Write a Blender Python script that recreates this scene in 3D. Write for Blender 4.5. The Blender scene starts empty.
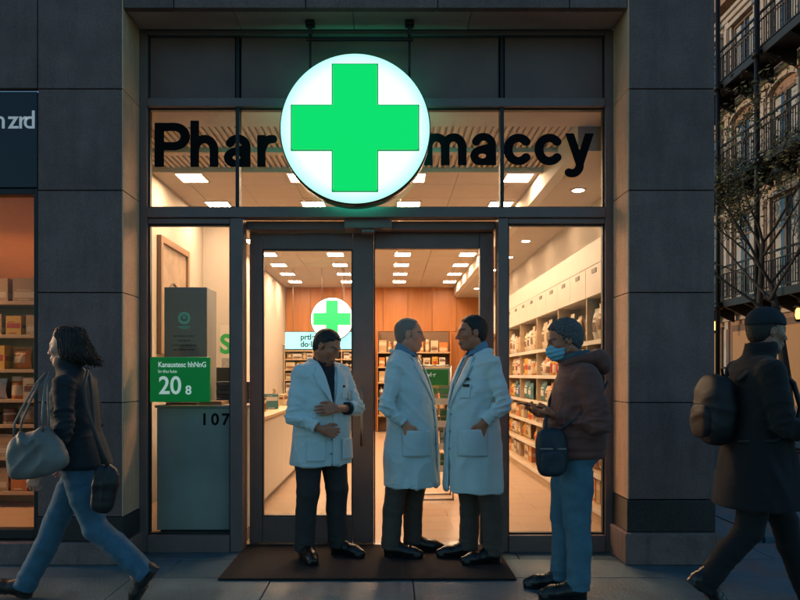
import bpy, bmesh, math, random
import numpy as np
from mathutils import Vector, Matrix
from math import radians as RAD, sin, cos, pi

random.seed(7)
rng = np.random.default_rng(11)
scene = bpy.context.scene
COL = scene.collection
EYE_D = 5.2          # distance of the eye from the shop front
EYE_Z = 1.33         # height of the eye above the pavement
F_PX = 693.0

def P(px, py, d):
    """a point of the place seen at (px, py) of the photo and standing d metres from the eye"""
    return Vector(((px - 388) * d / F_PX, d - EYE_D, EYE_Z + (375 - py) * d / F_PX))

# ------------------------------------------------------------------ materials
MATS = {}
def nodes_of(name):
    m = bpy.data.materials.new(name)
    m.use_nodes = True
    nt = m.node_tree
    return m, nt, nt.nodes['Principled BSDF']

def mat(name, col, rough=0.6, metal=0.0, spec=0.5, emit=None, estr=0.0, var=0.0, vscale=8.0,
        bump=0.0, bscale=60.0, island=0.0, stretch=None, rvar=0.0, sheen=0.0, detail=6.0, vcol=None,
        speck=0.0, sscale=260.0, crease=0.0, cscale=9.0, cstretch=(1, 1, 0.45), grime=0.0):
    if name in MATS:
        return MATS[name]
    m, nt, b = nodes_of(name)
    N, L = nt.nodes, nt.links
    b.inputs['Base Color'].default_value = (*col, 1)
    b.inputs['Roughness'].default_value = rough
    b.inputs['Metallic'].default_value = metal
    b.inputs['Specular IOR Level'].default_value = spec
    if sheen: 
        b.inputs['Sheen Weight'].default_value = sheen
        b.inputs['Sheen Roughness'].default_value = 0.5
    if emit is not None:
        b.inputs['Emission Color'].default_value = (*emit, 1)
        b.inputs['Emission Strength'].default_value = estr
    tc = None
    def coord():
        nonlocal tc
        if tc is None:
            t = N.new('ShaderNodeTexCoord')
            mp = N.new('ShaderNodeMapping')
            if stretch: mp.inputs['Scale'].default_value = stretch
            L.new(t.outputs['Object'], mp.inputs['Vector'])
            tc = mp.outputs['Vector']
        return tc
    base = None
    if vcol:
        a = N.new('ShaderNodeAttribute'); a.attribute_name = vcol
        base = a.outputs['Color']
    if var > 0 or island > 0:
        fac = None
        extras = []
        if speck > 0:
            n = N.new('ShaderNodeTexNoise'); n.inputs['Scale'].default_value = sscale; n.inputs['Detail'].default_value = 3
            L.new(coord(), n.inputs['Vector'])
            mr = N.new('ShaderNodeMapRange'); mr.inputs['From Min'].default_value = 0.3; mr.inputs['From Max'].default_value = 0.7
            mr.inputs['To Min'].default_value = 1 - speck; mr.inputs['To Max'].default_value = 1 + speck
            L.new(n.outputs['Fac'], mr.inputs['Value']); extras.append(mr.outputs['Result'])
        if grime > 0:
            n = N.new('ShaderNodeTexNoise'); n.inputs['Scale'].default_value = 1.0; n.inputs['Detail'].default_value = 7; n.inputs['Roughness'].default_value = 0.7
            mp2 = N.new('ShaderNodeMapping'); mp2.inputs['Scale'].default_value = (7, 7, 0.9)
            t2 = N.new('ShaderNodeTexCoord'); L.new(t2.outputs['Object'], mp2.inputs['Vector']); L.new(mp2.outputs[0], n.inputs['Vector'])
            mr = N.new('ShaderNodeMapRange'); mr.inputs['From Min'].default_value = 0.45; mr.inputs['From Max'].default_value = 0.75
            mr.inputs['To Min'].default_value = 1.0; mr.inputs['To Max'].default_value = 1 - grime
            L.new(n.outputs['Fac'], mr.inputs['Value']); extras.append(mr.outputs['Result'])
        if var > 0:
            n = N.new('ShaderNodeTexNoise'); n.inputs['Scale'].default_value = vscale
            n.inputs['Detail'].default_value = detail; n.inputs['Roughness'].default_value = 0.6
            L.new(coord(), n.inputs['Vector'])
            mr = N.new('ShaderNodeMapRange')
            mr.inputs['From Min'].default_value = 0.25; mr.inputs['From Max'].default_value = 0.75
            mr.inputs['To Min'].default_value = 1 - var; mr.inputs['To Max'].default_value = 1 + var
            L.new(n.outputs['Fac'], mr.inputs['Value']); fac = mr.outputs['Result']
            if rvar > 0:
                r2 = N.new('ShaderNodeMapRange')
                r2.inputs['From Min'].default_value = 0.3; r2.inputs['From Max'].default_value = 0.7
                r2.inputs['To Min'].default_value = max(0.02, rough - rvar); r2.inputs['To Max'].default_value = min(1, rough + rvar)
                L.new(n.outputs['Fac'], r2.inputs['Value']); L.new(r2.outputs['Result'], b.inputs['Roughness'])
        if island > 0:
            g = N.new('ShaderNodeNewGeometry')
            m2 = N.new('ShaderNodeMapRange')
            m2.inputs['To Min'].default_value = 1 - island; m2.inputs['To Max'].default_value = 1 + island
            L.new(g.outputs['Random Per Island'], m2.inputs['Value'])
            if fac is None: fac = m2.outputs['Result']
            else:
                mm = N.new('ShaderNodeMath'); mm.operation = 'MULTIPLY'
                L.new(fac, mm.inputs[0]); L.new(m2.outputs['Result'], mm.inputs[1]); fac = mm.outputs[0]
        for e in extras:
            mm = N.new('ShaderNodeMath'); mm.operation = 'MULTIPLY'
            L.new(fac, mm.inputs[0]); L.new(e, mm.inputs[1]); fac = mm.outputs[0]
        mix = N.new('ShaderNodeVectorMath'); mix.operation = 'SCALE'
        if base is None: mix.inputs[0].default_value = col
        else: L.new(base, mix.inputs[0])
        L.new(fac, mix.inputs['Scale']); L.new(mix.outputs[0], b.inputs['Base Color'])
    elif base is not None:
        L.new(base, b.inputs['Base Color'])
    if bump > 0:
        n = N.new('ShaderNodeTexNoise'); n.inputs['Scale'].default_value = bscale
        n.inputs['Detail'].default_value = 5.0
        L.new(coord(), n.inputs['Vector'])
        bp = N.new('ShaderNodeBump'); bp.inputs['Strength'].default_value = bump
        bp.inputs['Distance'].default_value = 0.01
        L.new(n.outputs['Fac'], bp.inputs['Height']); L.new(bp.outputs['Normal'], b.inputs['Normal'])
        if crease > 0:
            t3 = N.new('ShaderNodeTexCoord'); mp3 = N.new('ShaderNodeMapping'); mp3.inputs['Scale'].default_value = cstretch
            L.new(t3.outputs['Object'], mp3.inputs['Vector'])
            n3 = N.new('ShaderNodeTexNoise'); n3.noise_type = 'RIDGED_MULTIFRACTAL'; n3.inputs['Scale'].default_value = cscale
            n3.inputs['Detail'].default_value = 2.0; n3.inputs['Distortion'].default_value = 0.8
            L.new(mp3.outputs[0], n3.inputs['Vector'])
            b3 = N.new('ShaderNodeBump'); b3.inputs['Strength'].default_value = crease; b3.inputs['Distance'].default_value = 0.012
            L.new(n3.outputs['Fac'], b3.inputs['Height']); L.new(b3.outputs['Normal'], bp.inputs['Normal'])
    MATS[name] = m
    return m

def glass(name, tint=(1, 1, 1), refl=1.0, rough=0.0):
    if name in MATS: return MATS[name]
    m = bpy.data.materials.new(name); m.use_nodes = True
    nt = m.node_tree; nt.nodes.clear(); N, L = nt.nodes, nt.links
    out = N.new('ShaderNodeOutputMaterial'); mix = N.new('ShaderNodeMixShader')
    tr = N.new('ShaderNodeBsdfTransparent'); tr.inputs['Color'].default_value = (*tint, 1)
    gl = N.new('ShaderNodeBsdfGlossy'); gl.inputs['Roughness'].default_value = rough
    fr = N.new('ShaderNodeFresnel'); fr.inputs['IOR'].default_value = 1.45
    mu = N.new('ShaderNodeMath'); mu.operation = 'MULTIPLY'; mu.inputs[1].default_value = refl
    L.new(fr.outputs[0], mu.inputs[0]); L.new(mu.outputs[0], mix.inputs['Fac'])
    L.new(tr.outputs[0], mix.inputs[1]); L.new(gl.outputs[0], mix.inputs[2]); L.new(mix.outputs[0], out.inputs['Surface'])
    MATS[name] = m
    return m

def wood(name, c1, c2, scale=1.0, rough=0.45, axis='Z', panel=0.0):
    if name in MATS: return MATS[name]
    m, nt, b = nodes_of(name); N, L = nt.nodes, nt.links
    t = N.new('ShaderNodeTexCoord'); mp = N.new('ShaderNodeMapping')
    s = {'X': (0.6, 9, 9), 'Y': (9, 0.6, 9), 'Z': (9, 9, 0.6)}[axis]
    mp.inputs['Scale'].default_value = tuple(q * scale for q in s)
    n = N.new('ShaderNodeTexNoise'); n.inputs['Scale'].default_value = 3.0; n.inputs['Detail'].default_value = 8
    n.inputs['Distortion'].default_value = 0.6
    cr = N.new('ShaderNodeValToRGB')
    cr.color_ramp.elements[0].position = 0.3; cr.color_ramp.elements[0].color = (*c1, 1)
    cr.color_ramp.elements[1].position = 0.72; cr.color_ramp.elements[1].color = (*c2, 1)
    L.new(t.outputs['Object'], mp.inputs['Vector']); L.new(mp.outputs[0], n.inputs['Vector'])
    L.new(n.outputs['Fac'], cr.inputs[0])
    g = N.new('ShaderNodeNewGeometry'); m2 = N.new('ShaderNodeMapRange')
    m2.inputs['To Min'].default_value = 0.85; m2.inputs['To Max'].default_value = 1.12
    L.new(g.outputs['Random Per Island'], m2.inputs['Value'])
    mix = N.new('ShaderNodeVectorMath'); mix.operation = 'SCALE'
    L.new(cr.outputs[0], mix.inputs[0]); L.new(m2.outputs['Result'], mix.inputs['Scale'])
    L.new(mix.outputs[0], b.inputs['Base Color'])
    b.inputs['Roughness'].default_value = rough
    MATS[name] = m
    return m

# ------------------------------------------------------------------ mesh helpers
def tag(o, label=None, cat=None, group=None, kind=None):
    if label: o['label'] = label
    if cat: o['category'] = cat
    if group: o['group'] = group
    if kind: o['kind'] = kind
    return o

def thing(name, label, cat, loc=(0, 0, 0), rz=0.0, group=None):
    o = bpy.data.objects.new(name, None)
    o.empty_display_size = 0.1
    COL.objects.link(o); o.location = loc; o.rotation_euler = (0, 0, rz)
    return tag(o, label, cat, group)

class MB:
    def __init__(s):
        s.v = []; s.f = []; s.sm = []
    def add(s, vs, fs, smooth=False):
        n = len(s.v); s.v += [tuple(p) for p in vs]
        s.f += [tuple(i + n for i in f) for f in fs]; s.sm += [smooth] * len(fs)
        return s
    def box(s, x0, x1, y0, y1, z0, z1, M=None):
        c = [Vector((x, y, z)) for z in (z0, z1) for y in (y0, y1) for x in (x0, x1)]
        if M is not None: c = [M @ p for p in c]
        return s.add(c, [(0, 2, 3, 1), (4, 5, 7, 6), (0, 1, 5, 4), (2, 6, 7, 3), (0, 4, 6, 2), (1, 3, 7, 5)])
    def quad(s, a, b, c, d): return s.add([a, b, c, d], [(0, 1, 2, 3)])
    def tube(s, pts, r, n=8, caps=True, smooth=True):
        pts = [Vector(p) for p in pts]
        if not hasattr(r, '__len__'): r = [r] * len(pts)
        vs = []; prev = None
        for i, p in enumerate(pts):
            t = (pts[min(i + 1, len(pts) - 1)] - pts[max(i - 1, 0)])
            t = t.normalized() if t.length > 1e-9 else Vector((0, 0, 1))
            if prev is None:
                u = t.orthogonal().normalized()
            else:
                u = (prev - t * prev.dot(t))
                u = u.normalized() if u.length > 1e-6 else t.orthogonal().normalized()
            prev = u; w = t.cross(u)
            for k in range(n):
                a = 2 * pi * k / n
                vs.append(p + (u * cos(a) + w * sin(a)) * r[i])
        fs = []
        for i in range(len(pts) - 1):
            for k in range(n):
                k2 = (k + 1) % n
                fs.append((i * n + k, i * n + k2, (i + 1) * n + k2, (i + 1) * n + k))
        s.add(vs, fs, smooth)
        if caps:
            b = len(s.v) - len(vs)
            s.f.append(tuple(b + k for k in reversed(range(n)))); s.sm.append(False)
            e = b + (len(pts) - 1) * n
            s.f.append(tuple(e + k for k in range(n))); s.sm.append(False)
        return s
    def lathe(s, prof, c=(0, 0, 0), n=20, axis='Z', smooth=True):
        """prof: (r, h) pairs"""
        c = Vector(c); vs = []
        for r, h in prof:
            for k in range(n):
                a = 2 * pi * k / n
                if axis == 'Z': q = Vector((r * cos(a), r * sin(a), h))
                elif axis == 'Y': q = Vector((r * cos(a), h, r * sin(a)))
                else: q = Vector((h, r * cos(a), r * sin(a)))
                vs.append(c + q)
        fs = []
        for i in range(len(prof) - 1):
            for k in range(n):
                k2 = (k + 1) % n
                fs.append((i * n + k, i * n + k2, (i + 1) * n + k2, (i + 1) * n + k))
        fs.append(tuple(reversed(range(n)))); fs.append(tuple((len(prof) - 1) * n + k for k in range(n)))
        s.add(vs, fs, smooth)
        s.sm[-1] = False; s.sm[-2] = False
        return s
    def mesh(s, name):
        me = bpy.data.meshes.new(name)
        me.from_pydata(s.v, [], s.f)
        me.polygons.foreach_set('use_smooth', s.sm)
        bm = bmesh.new(); bm.from_mesh(me)
        bmesh.ops.recalc_face_normals(bm, faces=bm.faces[:])
        bm.to_mesh(me); bm.free()
        me.update()
        return me
    def build(s, name, m, parent=None, loc=None, bevel=0.0, seg=2, rot=None):
        me = s.mesh(name); me.materials.append(m)
        return link(name, me, parent, loc, bevel, seg, rot)

def link(name, me, parent=None, loc=None, bevel=0.0, seg=2, rot=None):
    o = bpy.data.objects.new(name, me); COL.objects.link(o)
    if parent is not None: o.parent = parent
    if loc is not None: o.location = loc
    if rot is not None: o.rotation_euler = rot
    if bevel > 0:
        b = o.modifiers.new('bevel', 'BEVEL'); b.width = bevel; b.segments = seg; b.limit_method = 'ANGLE'
        b.angle_limit = RAD(40)
    return o

def boxo(name, x0, x1, y0, y1, z0, z1, m, parent=None, bevel=0.0):
    return MB().box(x0, x1, y0, y1, z0, z1).build(name, m, parent, bevel=bevel)

def text_mesh(s, size, ext=0.004, off=0.0, align='LEFT'):
    cu = bpy.data.curves.new('lettering', 'FONT')
    cu.body = s; cu.size = size; cu.extrude = ext; cu.offset = off; cu.align_x = align
    cu.resolution_u = 8
    o = bpy.data.objects.new('lettering', cu); COL.objects.link(o)
    dg = bpy.context.evaluated_depsgraph_get()
    me = bpy.data.meshes.new_from_object(o.evaluated_get(dg))
    bpy.data.objects.remove(o); bpy.data.curves.remove(cu)
    return me

def text(name, s, size, loc, m, parent=None, ext=0.002, off=0.0, align='LEFT', rz=0.0, sx=1.0):
    me = text_mesh(s, size, ext, off, align); me.materials.clear(); me.materials.append(m); me.name = name
    if sx != 1.0: me.transform(Matrix.Diagonal((sx, 1, 1, 1)))
    o = link(name, me, parent, loc, rot=(RAD(90), 0, rz))
    return o

def copy_tree(o, parent=None):
    c = o.copy(); COL.objects.link(c)
    if parent is not None: c.parent = parent
    for ch in list(o.children): copy_tree(ch, c)
    return c

ORD = ['first', 'second', 'third', 'fourth', 'fifth', 'sixth', 'seventh', 'eighth', 'ninth', 'tenth', 'eleventh', 'twelfth']
# ------------------------------------------------------------------ organic shapes: blended volumes turned into a surface
def smin(a, b, k):
    if k <= 0: return np.minimum(a, b)
    h = np.maximum(k - np.abs(a - b), 0.0) / k
    return np.minimum(a, b) - h * h * (k * 0.25)
def smax(a, b, k): return -smin(-a, -b, k)

class Vol:
    def __init__(s, lo, hi, h):
        s.h = h; s.lo = np.array(lo, float)
        n = np.ceil((np.array(hi, float) - s.lo) / h).astype(int) + 1
        s.n = n
        s.ax = [s.lo[i] + h * np.arange(n[i]) for i in range(3)]
        s.F = np.full(tuple(n), 1.0, np.float32)
    def like(s):
        o = Vol.__new__(Vol); o.h = s.h; o.lo = s.lo; o.n = s.n; o.ax = s.ax
        o.F = np.full(tuple(s.n), 1.0, np.float32)
        return o
    def win(s, lo, hi, pad):
        i0 = [int(max(0, math.floor((lo[i] - pad - s.lo[i]) / s.h))) for i in range(3)]
        i1 = [int(min(s.n[i], math.ceil((hi[i] + pad - s.lo[i]) / s.h) + 1)) for i in range(3)]
        if any(i1[i] <= i0[i] for i in range(3)): return None
        sl = tuple(slice(i0[i], i1[i]) for i in range(3))
        X = s.ax[0][sl[0]][:, None, None]; Y = s.ax[1][sl[1]][None, :, None]; Z = s.ax[2][sl[2]][None, None, :]
        return sl, X, Y, Z
    def put(s, sl, d, k, sub):
        if sub: s.F[sl] = smax(s.F[sl], -d, k)
        else: s.F[sl] = smin(s.F[sl], d, k)
    def cone(s, a, b, ra, rb=None, k=0.02, sub=False, flat=None):
        rb = ra if rb is None else rb
        a = np.array(a, float); b = np.array(b, float); R = max(ra, rb)
        w = s.win(np.minimum(a, b) - R, np.maximum(a, b) + R, k + 2 * s.h)
        if w is None: return s
        sl, X, Y, Z = w
        ba = b - a; L2 = max(float(ba @ ba), 1e-12)
        t = np.clip(((X - a[0]) * ba[0] + (Y - a[1]) * ba[1] + (Z - a[2]) * ba[2]) / L2, 0, 1)
        dx = X - a[0] - t * ba[0]; dy = Y - a[1] - t * ba[1]; dz = Z - a[2] - t * ba[2]
        d = np.sqrt(dx * dx + dy * dy + dz * dz) - (ra + t * (rb - ra))
        s.put(sl, d, k, sub); return s
    def chain(s, pts, rs, k=0.02, sub=False):
        for i in range(len(pts) - 1): s.cone(pts[i], pts[i + 1], rs[i], rs[i + 1], k, sub)
        return s
    def ell(s, c, r, R=None, k=0.02, sub=False):
        c = np.array(c, float); r = np.array(r, float); m = float(r.max())
        w = s.win(c - m, c + m, k + 2 * s.h)
        if w is None: return s
        sl, X, Y, Z = w
        if R is None: p = (X - c[0], Y - c[1], Z - c[2])
        else:
            Q = (X - c[0], Y - c[1], Z - c[2])
            p = tuple(R[0, i] * Q[0] + R[1, i] * Q[1] + R[2, i] * Q[2] for i in range(3))
        k0 = np.sqrt((p[0] / r[0]) ** 2 + (p[1] / r[1]) ** 2 + (p[2] / r[2]) ** 2)
        k1 = np.sqrt((p[0] / r[0] ** 2) ** 2 + (p[1] / r[1] ** 2) ** 2 + (p[2] / r[2] ** 2) ** 2) + 1e-9
        d = k0 * (k0 - 1) / k1
        s.put(sl, d, k, sub); return s
    def loft(s, rings, k=0.02, sub=False, grow=0.0, pw=2.3):
        """rings: (z, cx, cy, rx, ry), stacked ellipses blended along z"""
        rings = sorted(rings); z = np.array([r[0] for r in rings])
        zz = np.linspace(z[0], z[-1], 160)
        ker = np.ones(17) / 17
        def sm(i):
            q = np.interp(zz, z, [r[i] for r in rings]); e = np.pad(q, 8, 'edge')
            return np.convolve(e, ker, 'valid')
        C = [sm(i) for i in range(1, 5)]
        mx = max(max(r[3], r[4]) + abs(r[1]) + abs(r[2]) for r in rings) + grow
        w = s.win((-mx, -mx, z[0] - grow), (mx, mx, z[-1] + grow), k + 2 * s.h)
        if w is None: return s
        sl, X, Y, Z = w
        cx, cy, rx, ry = [np.interp(Z, zz, q) for q in C]
        rx = rx + grow; ry = ry + grow
        u = np.abs((X - cx) / rx); v = np.abs((Y - cy) / ry)
        q = (u ** pw + v ** pw) ** (1 / pw)
        d = (q - 1) * np.minimum(rx, ry)
        e = np.maximum(z[0] - grow - Z, Z - z[-1] - grow)
        d = smax(d, e + 0 * d, 0.03)
        s.put(sl, d, k, sub); return s
    def fn(s, f, mode='int', lo=None, hi=None, k=0.0):
        """f(X, Y, Z) is a distance; int keeps where f < 0, sub removes it, add unites, off shifts the surface"""
        lo = s.lo if lo is None else lo; hi = s.lo + s.h * s.n if hi is None else hi
        w = s.win(lo, hi, 0)
        if w is None: return s
        sl, X, Y, Z = w
        d = f(X, Y, Z)
        if mode == 'int': s.F[sl] = smax(s.F[sl], d, k)
        elif mode == 'sub': s.F[sl] = smax(s.F[sl], -d, k)
        elif mode == 'add': s.F[sl] = smin(s.F[sl], d, k)
        else: s.F[sl] = s.F[sl] + d
        return s
    def surface(s):
        F = s.F
        F[0], F[-1] = 1, 1; F[:, 0], F[:, -1] = 1, 1; F[:, :, 0], F[:, :, -1] = 1, 1
        S = (F < 0).astype(np.uint8)
        c = np.zeros(tuple(n - 1 for n in F.shape), np.uint8)
        for dx in (0, 1):
            for dy in (0, 1):
                for dz in (0, 1):
                    c += S[dx:dx + c.shape[0], dy:dy + c.shape[1], dz:dz + c.shape[2]]
        ii = np.nonzero((c > 0) & (c < 8)); idx = np.full(c.shape, -1, np.int32)
        n = len(ii[0]); idx[ii] = np.arange(n)
        I = np.stack(ii, 1)
        val = {}
        for dx in (0, 1):
            for dy in (0, 1):
                for dz in (0, 1):
                    val[dx, dy, dz] = F[ii[0] + dx, ii[1] + dy, ii[2] + dz].astype(float)
        acc = np.zeros((n, 3)); cnt = np.zeros(n)
        for a in range(3):
            o = [q for q in range(3) if q != a]
            for p in (0, 1):
                for q in (0, 1):
                    e0 = [0, 0, 0]; e0[o[0]] = p; e0[o[1]] = q; e1 = list(e0); e1[a] = 1
                    v0, v1 = val[tuple(e0)], val[tuple(e1)]
                    m = (v0 < 0) != (v1 < 0)
                    t = np.where(m, v0 / np.where(m, v0 - v1, 1), 0)
                    pt = np.tile(np.array(e0, float), (n, 1)); pt[:, a] += t
                    acc += pt * m[:, None]; cnt += m
        V = (I + acc / cnt[:, None]) * s.h + s.lo
        quads = []
        for a in range(3):
            o = [(a + 1) % 3, (a + 2) % 3]
            sl0 = [slice(None)] * 3; sl1 = [slice(None)] * 3
            sl0[a] = slice(0, -1); sl1[a] = slice(1, None)
            A, B = S[tuple(sl0)], S[tuple(sl1)]
            e = np.nonzero(A != B); E = np.stack(e, 1)
            if len(E) == 0: continue
            ok = (E[:, o[0]] > 0) & (E[:, o[1]] > 0); E = E[ok]
            inside = A[E[:, 0], E[:, 1], E[:, 2]] > 0
            def cell(p, q):
                T = E.copy(); T[:, o[0]] -= p; T[:, o[1]] -= q
                return idx[T[:, 0], T[:, 1], T[:, 2]]
            Q = np.stack([cell(1, 1), cell(0, 1), cell(0, 0), cell(1, 0)], 1)
            Q[~inside] = Q[~inside][:, ::-1]
            quads.append(Q)
        Q = np.concatenate(quads)
        Q = Q[(Q >= 0).all(1)]
        return V, Q

def vnormals(V, Q):
    n = np.cross(V[Q[:, 2]] - V[Q[:, 0]], V[Q[:, 3]] - V[Q[:, 1]])
    N = np.zeros_like(V)
    for i in range(4):
        for a in range(3): N[:, a] += np.bincount(Q[:, i], n[:, a], len(V))
    return N / (np.linalg.norm(N, axis=1, keepdims=True) + 1e-12)

def relax(V, Q, it=2, lam=0.5):
    for _ in range(it):
        A = np.zeros_like(V); c = np.zeros(len(V))
        for i in range(4):
            j = (i + 1) % 4
            for a in range(3):
                A[:, a] += np.bincount(Q[:, i], V[Q[:, j], a], len(V)) + np.bincount(Q[:, j], V[Q[:, i], a], len(V))
            c += np.bincount(Q[:, i], minlength=len(V)) + np.bincount(Q[:, j], minlength=len(V))
        V = V + lam * (A / np.maximum(c, 1)[:, None] - V)
    return V

def keep_main(V, Q):
    """drop crumbs: keep only the largest connected piece"""
    n = len(V); lab = np.arange(n)
    e = np.concatenate([Q[:, [0, 1]], Q[:, [1, 2]], Q[:, [2, 3]]])
    while True:
        m = np.minimum(lab[e[:, 0]], lab[e[:, 1]])
        new = lab.copy()
        np.minimum.at(new, e[:, 0], m); np.minimum.at(new, e[:, 1], m)
        new = new[new]
        if (new == lab).all(): break
        lab = new
    big = np.bincount(lab).argmax()
    keep = lab == big
    mp = np.cumsum(keep) - 1
    return V[keep], mp[Q[keep[Q].all(1)]]

def noise3(p, f, seed=0, n=7):
    r = np.random.default_rng(seed)
    out = np.zeros(len(p))
    for i in range(n):
        d = r.normal(size=3); d /= np.linalg.norm(d)
        out += np.sin(p @ (d * f * r.uniform(0.6, 1.5)) + r.uniform(0, 6.28))
    return out / n

def mesh_np(name, V, Q, m, parent=None, col=None, smooth=True, loc=None, rot=None):
    me = bpy.data.meshes.new(name)
    me.vertices.add(len(V)); me.vertices.foreach_set('co', V.astype(np.float32).ravel())
    me.loops.add(Q.size); me.loops.foreach_set('vertex_index', Q.astype(np.int32).ravel())
    me.polygons.add(len(Q))
    me.polygons.foreach_set('loop_start', np.arange(0, Q.size, 4, dtype=np.int32))
    me.update(calc_edges=True)
    me.polygons.foreach_set('use_smooth', np.full(len(Q), smooth))
    if col is not None:
        a = me.attributes.new('tone', 'FLOAT_COLOR', 'POINT')
        a.data.foreach_set('color', np.concatenate([col, np.ones((len(V), 1))], 1).astype(np.float32).ravel())
    me.materials.append(m); me.update()
    return link(name, me, parent, loc, rot=rot)

# ---- bold sans letters, drawn in units of one photo pixel with the baseline at 0
def arc(cx, cy, rx, ry, a0, a1, n=14):
    return [(cx + rx * cos(RAD(a0 + (a1 - a0) * i / n)), cy + ry * sin(RAD(a0 + (a1 - a0) * i / n))) for i in range(n + 1)]
GLYPH = {
    'P': ([[(4.6, -6), (4.6, 44)], [(4.6, 40)] + arc(17.5, 30.5, 10, 9.7, 90, -90) + [(4.6, 20.8)]], 4.2, 44.4, 0),
    'h': ([[(4.6, -6), (4.6, 54)], [(4.6, 16)] + arc(14, 17, 9.2, 11, 160, 0) + [(23.2, -6)]], 4.2, 46.5, 0),
    'a': ([arc(11.4, 9.3, 7.6, 6.4, 60, 395), [(12, 16.3), (20, 18.2)], [(20.5, -6), (20.5, 20)] , arc(12.6, 20, 7.9, 8.6, 155, 0)], 3.9, 33, 0),
    'r': ([[(4.6, -6), (4.6, 40)], [(4.6, 16)] + arc(15, 16.5, 9.5, 11.5, 150, 82)], 4.2, 32, 0),
    'm': ([[(4.6, -6), (4.6, 40)], [(4.6, 16)] + arc(12.8, 18, 8.4, 10, 160, 0) + [(21.2, -6)], [(21.2, 16)] + arc(29.4, 18, 8.4, 10, 160, 0) + [(37.8, -6)]], 4.2, 32, 0),
    'c': ([arc(13.6, 15.8, 9.6, 11.7, 42, 318, 20)], 4.2, 33, -1),
    'y': ([[(2.2, 40), (14.8, 3)], [(27.6, 40), (15.2, 2)] + arc(7.5, 0.5, 7.7, 8.5, -10, -115)], 4.2, 32, -14),
}
def glyph(ch, scale, thick, m, parent, loc, sx=1.0):
    strokes, hw, top, bot = GLYPH[ch]
    h = 0.55
    pts = [p for s_ in strokes for p in s_]
    v = Vol((min(p[0] for p in pts) - 8, -3, -18), (max(p[0] for p in pts) + 8, 3, 54), h)
    for s_ in strokes:
        for a, b in zip(s_[:-1], s_[1:]):
            A = np.array(a); B = np.array(b); ba = B - A; L2 = max(ba @ ba, 1e-9)
            def f(X, Y, Z):
                t = np.clip(((X - A[0]) * ba[0] + (Z - A[1]) * ba[1]) / L2, 0, 1)
                return np.sqrt((X - A[0] - t * ba[0]) ** 2 + (Z - A[1] - t * ba[1]) ** 2) - hw + 0 * Y
            v.fn(f, 'add')
    v.fn(lambda X, Y, Z: np.maximum(np.maximum(Z - top, bot - Z), np.abs(Y) - 1.5) + 0 * X, 'int')
    V, Q = v.surface(); V = V * np.array([scale * sx, scale * thick, scale])
    return mesh_np('letter', V, Q, m, parent, loc=loc, smooth=False)
# ------------------------------------------------------------------ camera, sky, sun
cam = bpy.data.cameras.new('camera'); cam_o = bpy.data.objects.new('camera', cam); COL.objects.link(cam_o)
cam_o.location = (0, -EYE_D, EYE_Z); cam_o.rotation_euler = (RAD(90), 0, 0)
cam.sensor_width = 36; cam.lens = F_PX / 800 * 36
cam.shift_x = 12 / 800; cam.shift_y = 75 / 800
cam.clip_end = 600; cam.clip_start = 0.05
scene.camera = cam_o
scene.view_settings.view_transform = 'Standard'; scene.view_settings.look = 'None'
scene.view_settings.exposure = 0; scene.view_settings.gamma = 1
scene.render.engine = 'CYCLES'
cy = scene.cycles
cy.use_denoising = True; cy.max_bounces = 6; cy.diffuse_bounces = 3; cy.glossy_bounces = 3
cy.transparent_max_bounces = 12; cy.sample_clamp_indirect = 4.0
cy.caustics_reflective = False; cy.caustics_refractive = False

SUN_EL, SUN_AZ = RAD(10.0), RAD(286)     # low, behind the houses on the left
w = bpy.data.worlds.new('World'); scene.world = w; w.use_nodes = True
nt = w.node_tree; N, L = nt.nodes, nt.links
bg = N['Background']
sky = N.new('ShaderNodeTexSky'); sky.sky_type = 'NISHITA'; sky.sun_disc = False
sky.sun_elevation = SUN_EL; sky.sun_rotation = SUN_AZ; sky.air_density = 1.2; sky.dust_density = 0.6; sky.ozone_density = 3.0
tint = N.new('ShaderNodeVectorMath'); tint.operation = 'MULTIPLY'; tint.inputs[1].default_value = (0.82, 1.14, 1.24)
L.new(sky.outputs[0], tint.inputs[0]); L.new(tint.outputs[0], bg.inputs['Color'])
bg.inputs['Strength'].default_value = 0.15
sl = bpy.data.lights.new('sun', 'SUN'); sl.energy = 1.5; sl.angle = RAD(0.6); sl.color = (1.0, 0.66, 0.42)
so = bpy.data.objects.new('sun', sl); COL.objects.link(so); so.location = (-20, -10, 12)
sd = Vector((sin(SUN_AZ) * cos(SUN_EL), cos(SUN_AZ) * cos(SUN_EL), sin(SUN_EL)))
so.rotation_euler = sd.to_track_quat('Z', 'Y').to_euler()

# ------------------------------------------------------------------ materials of the place
M_stone = mat('grey_cladding', (0.215, 0.128, 0.112), 0.75, var=0.22, vscale=4, bump=0.5, bscale=150, island=0.12, speck=0.40, sscale=190, grime=0.30)
M_plinth = mat('plinth_stone', (0.23, 0.15, 0.13), 0.7, var=0.25, vscale=9, bump=0.4, bscale=120, island=0.08, speck=0.35, sscale=170, grime=0.40)
M_granite = mat('dark_granite', (0.035, 0.03, 0.03), 0.35, var=0.6, vscale=90, bump=0.1, bscale=90)
M_reveal = mat('warm_lit_reveal', (0.80, 0.47, 0.28), 0.75, var=0.15, vscale=5, bump=0.4, bscale=130, island=0.08, speck=0.25, sscale=180, grime=0.22)  # pillar stone with the shop's warm light painted into its colour
M_soffit = mat('soffit_panel', (0.62, 0.42, 0.33), 0.6, var=0.2, vscale=3, island=0.1)
M_frame = mat('bronze_grey_frame', (0.20, 0.135, 0.122), 0.42, metal=0.1, var=0.12, vscale=6, bump=0.05, bscale=200)
M_frame2 = mat('dark_gasket', (0.012, 0.011, 0.011), 0.5)
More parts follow.
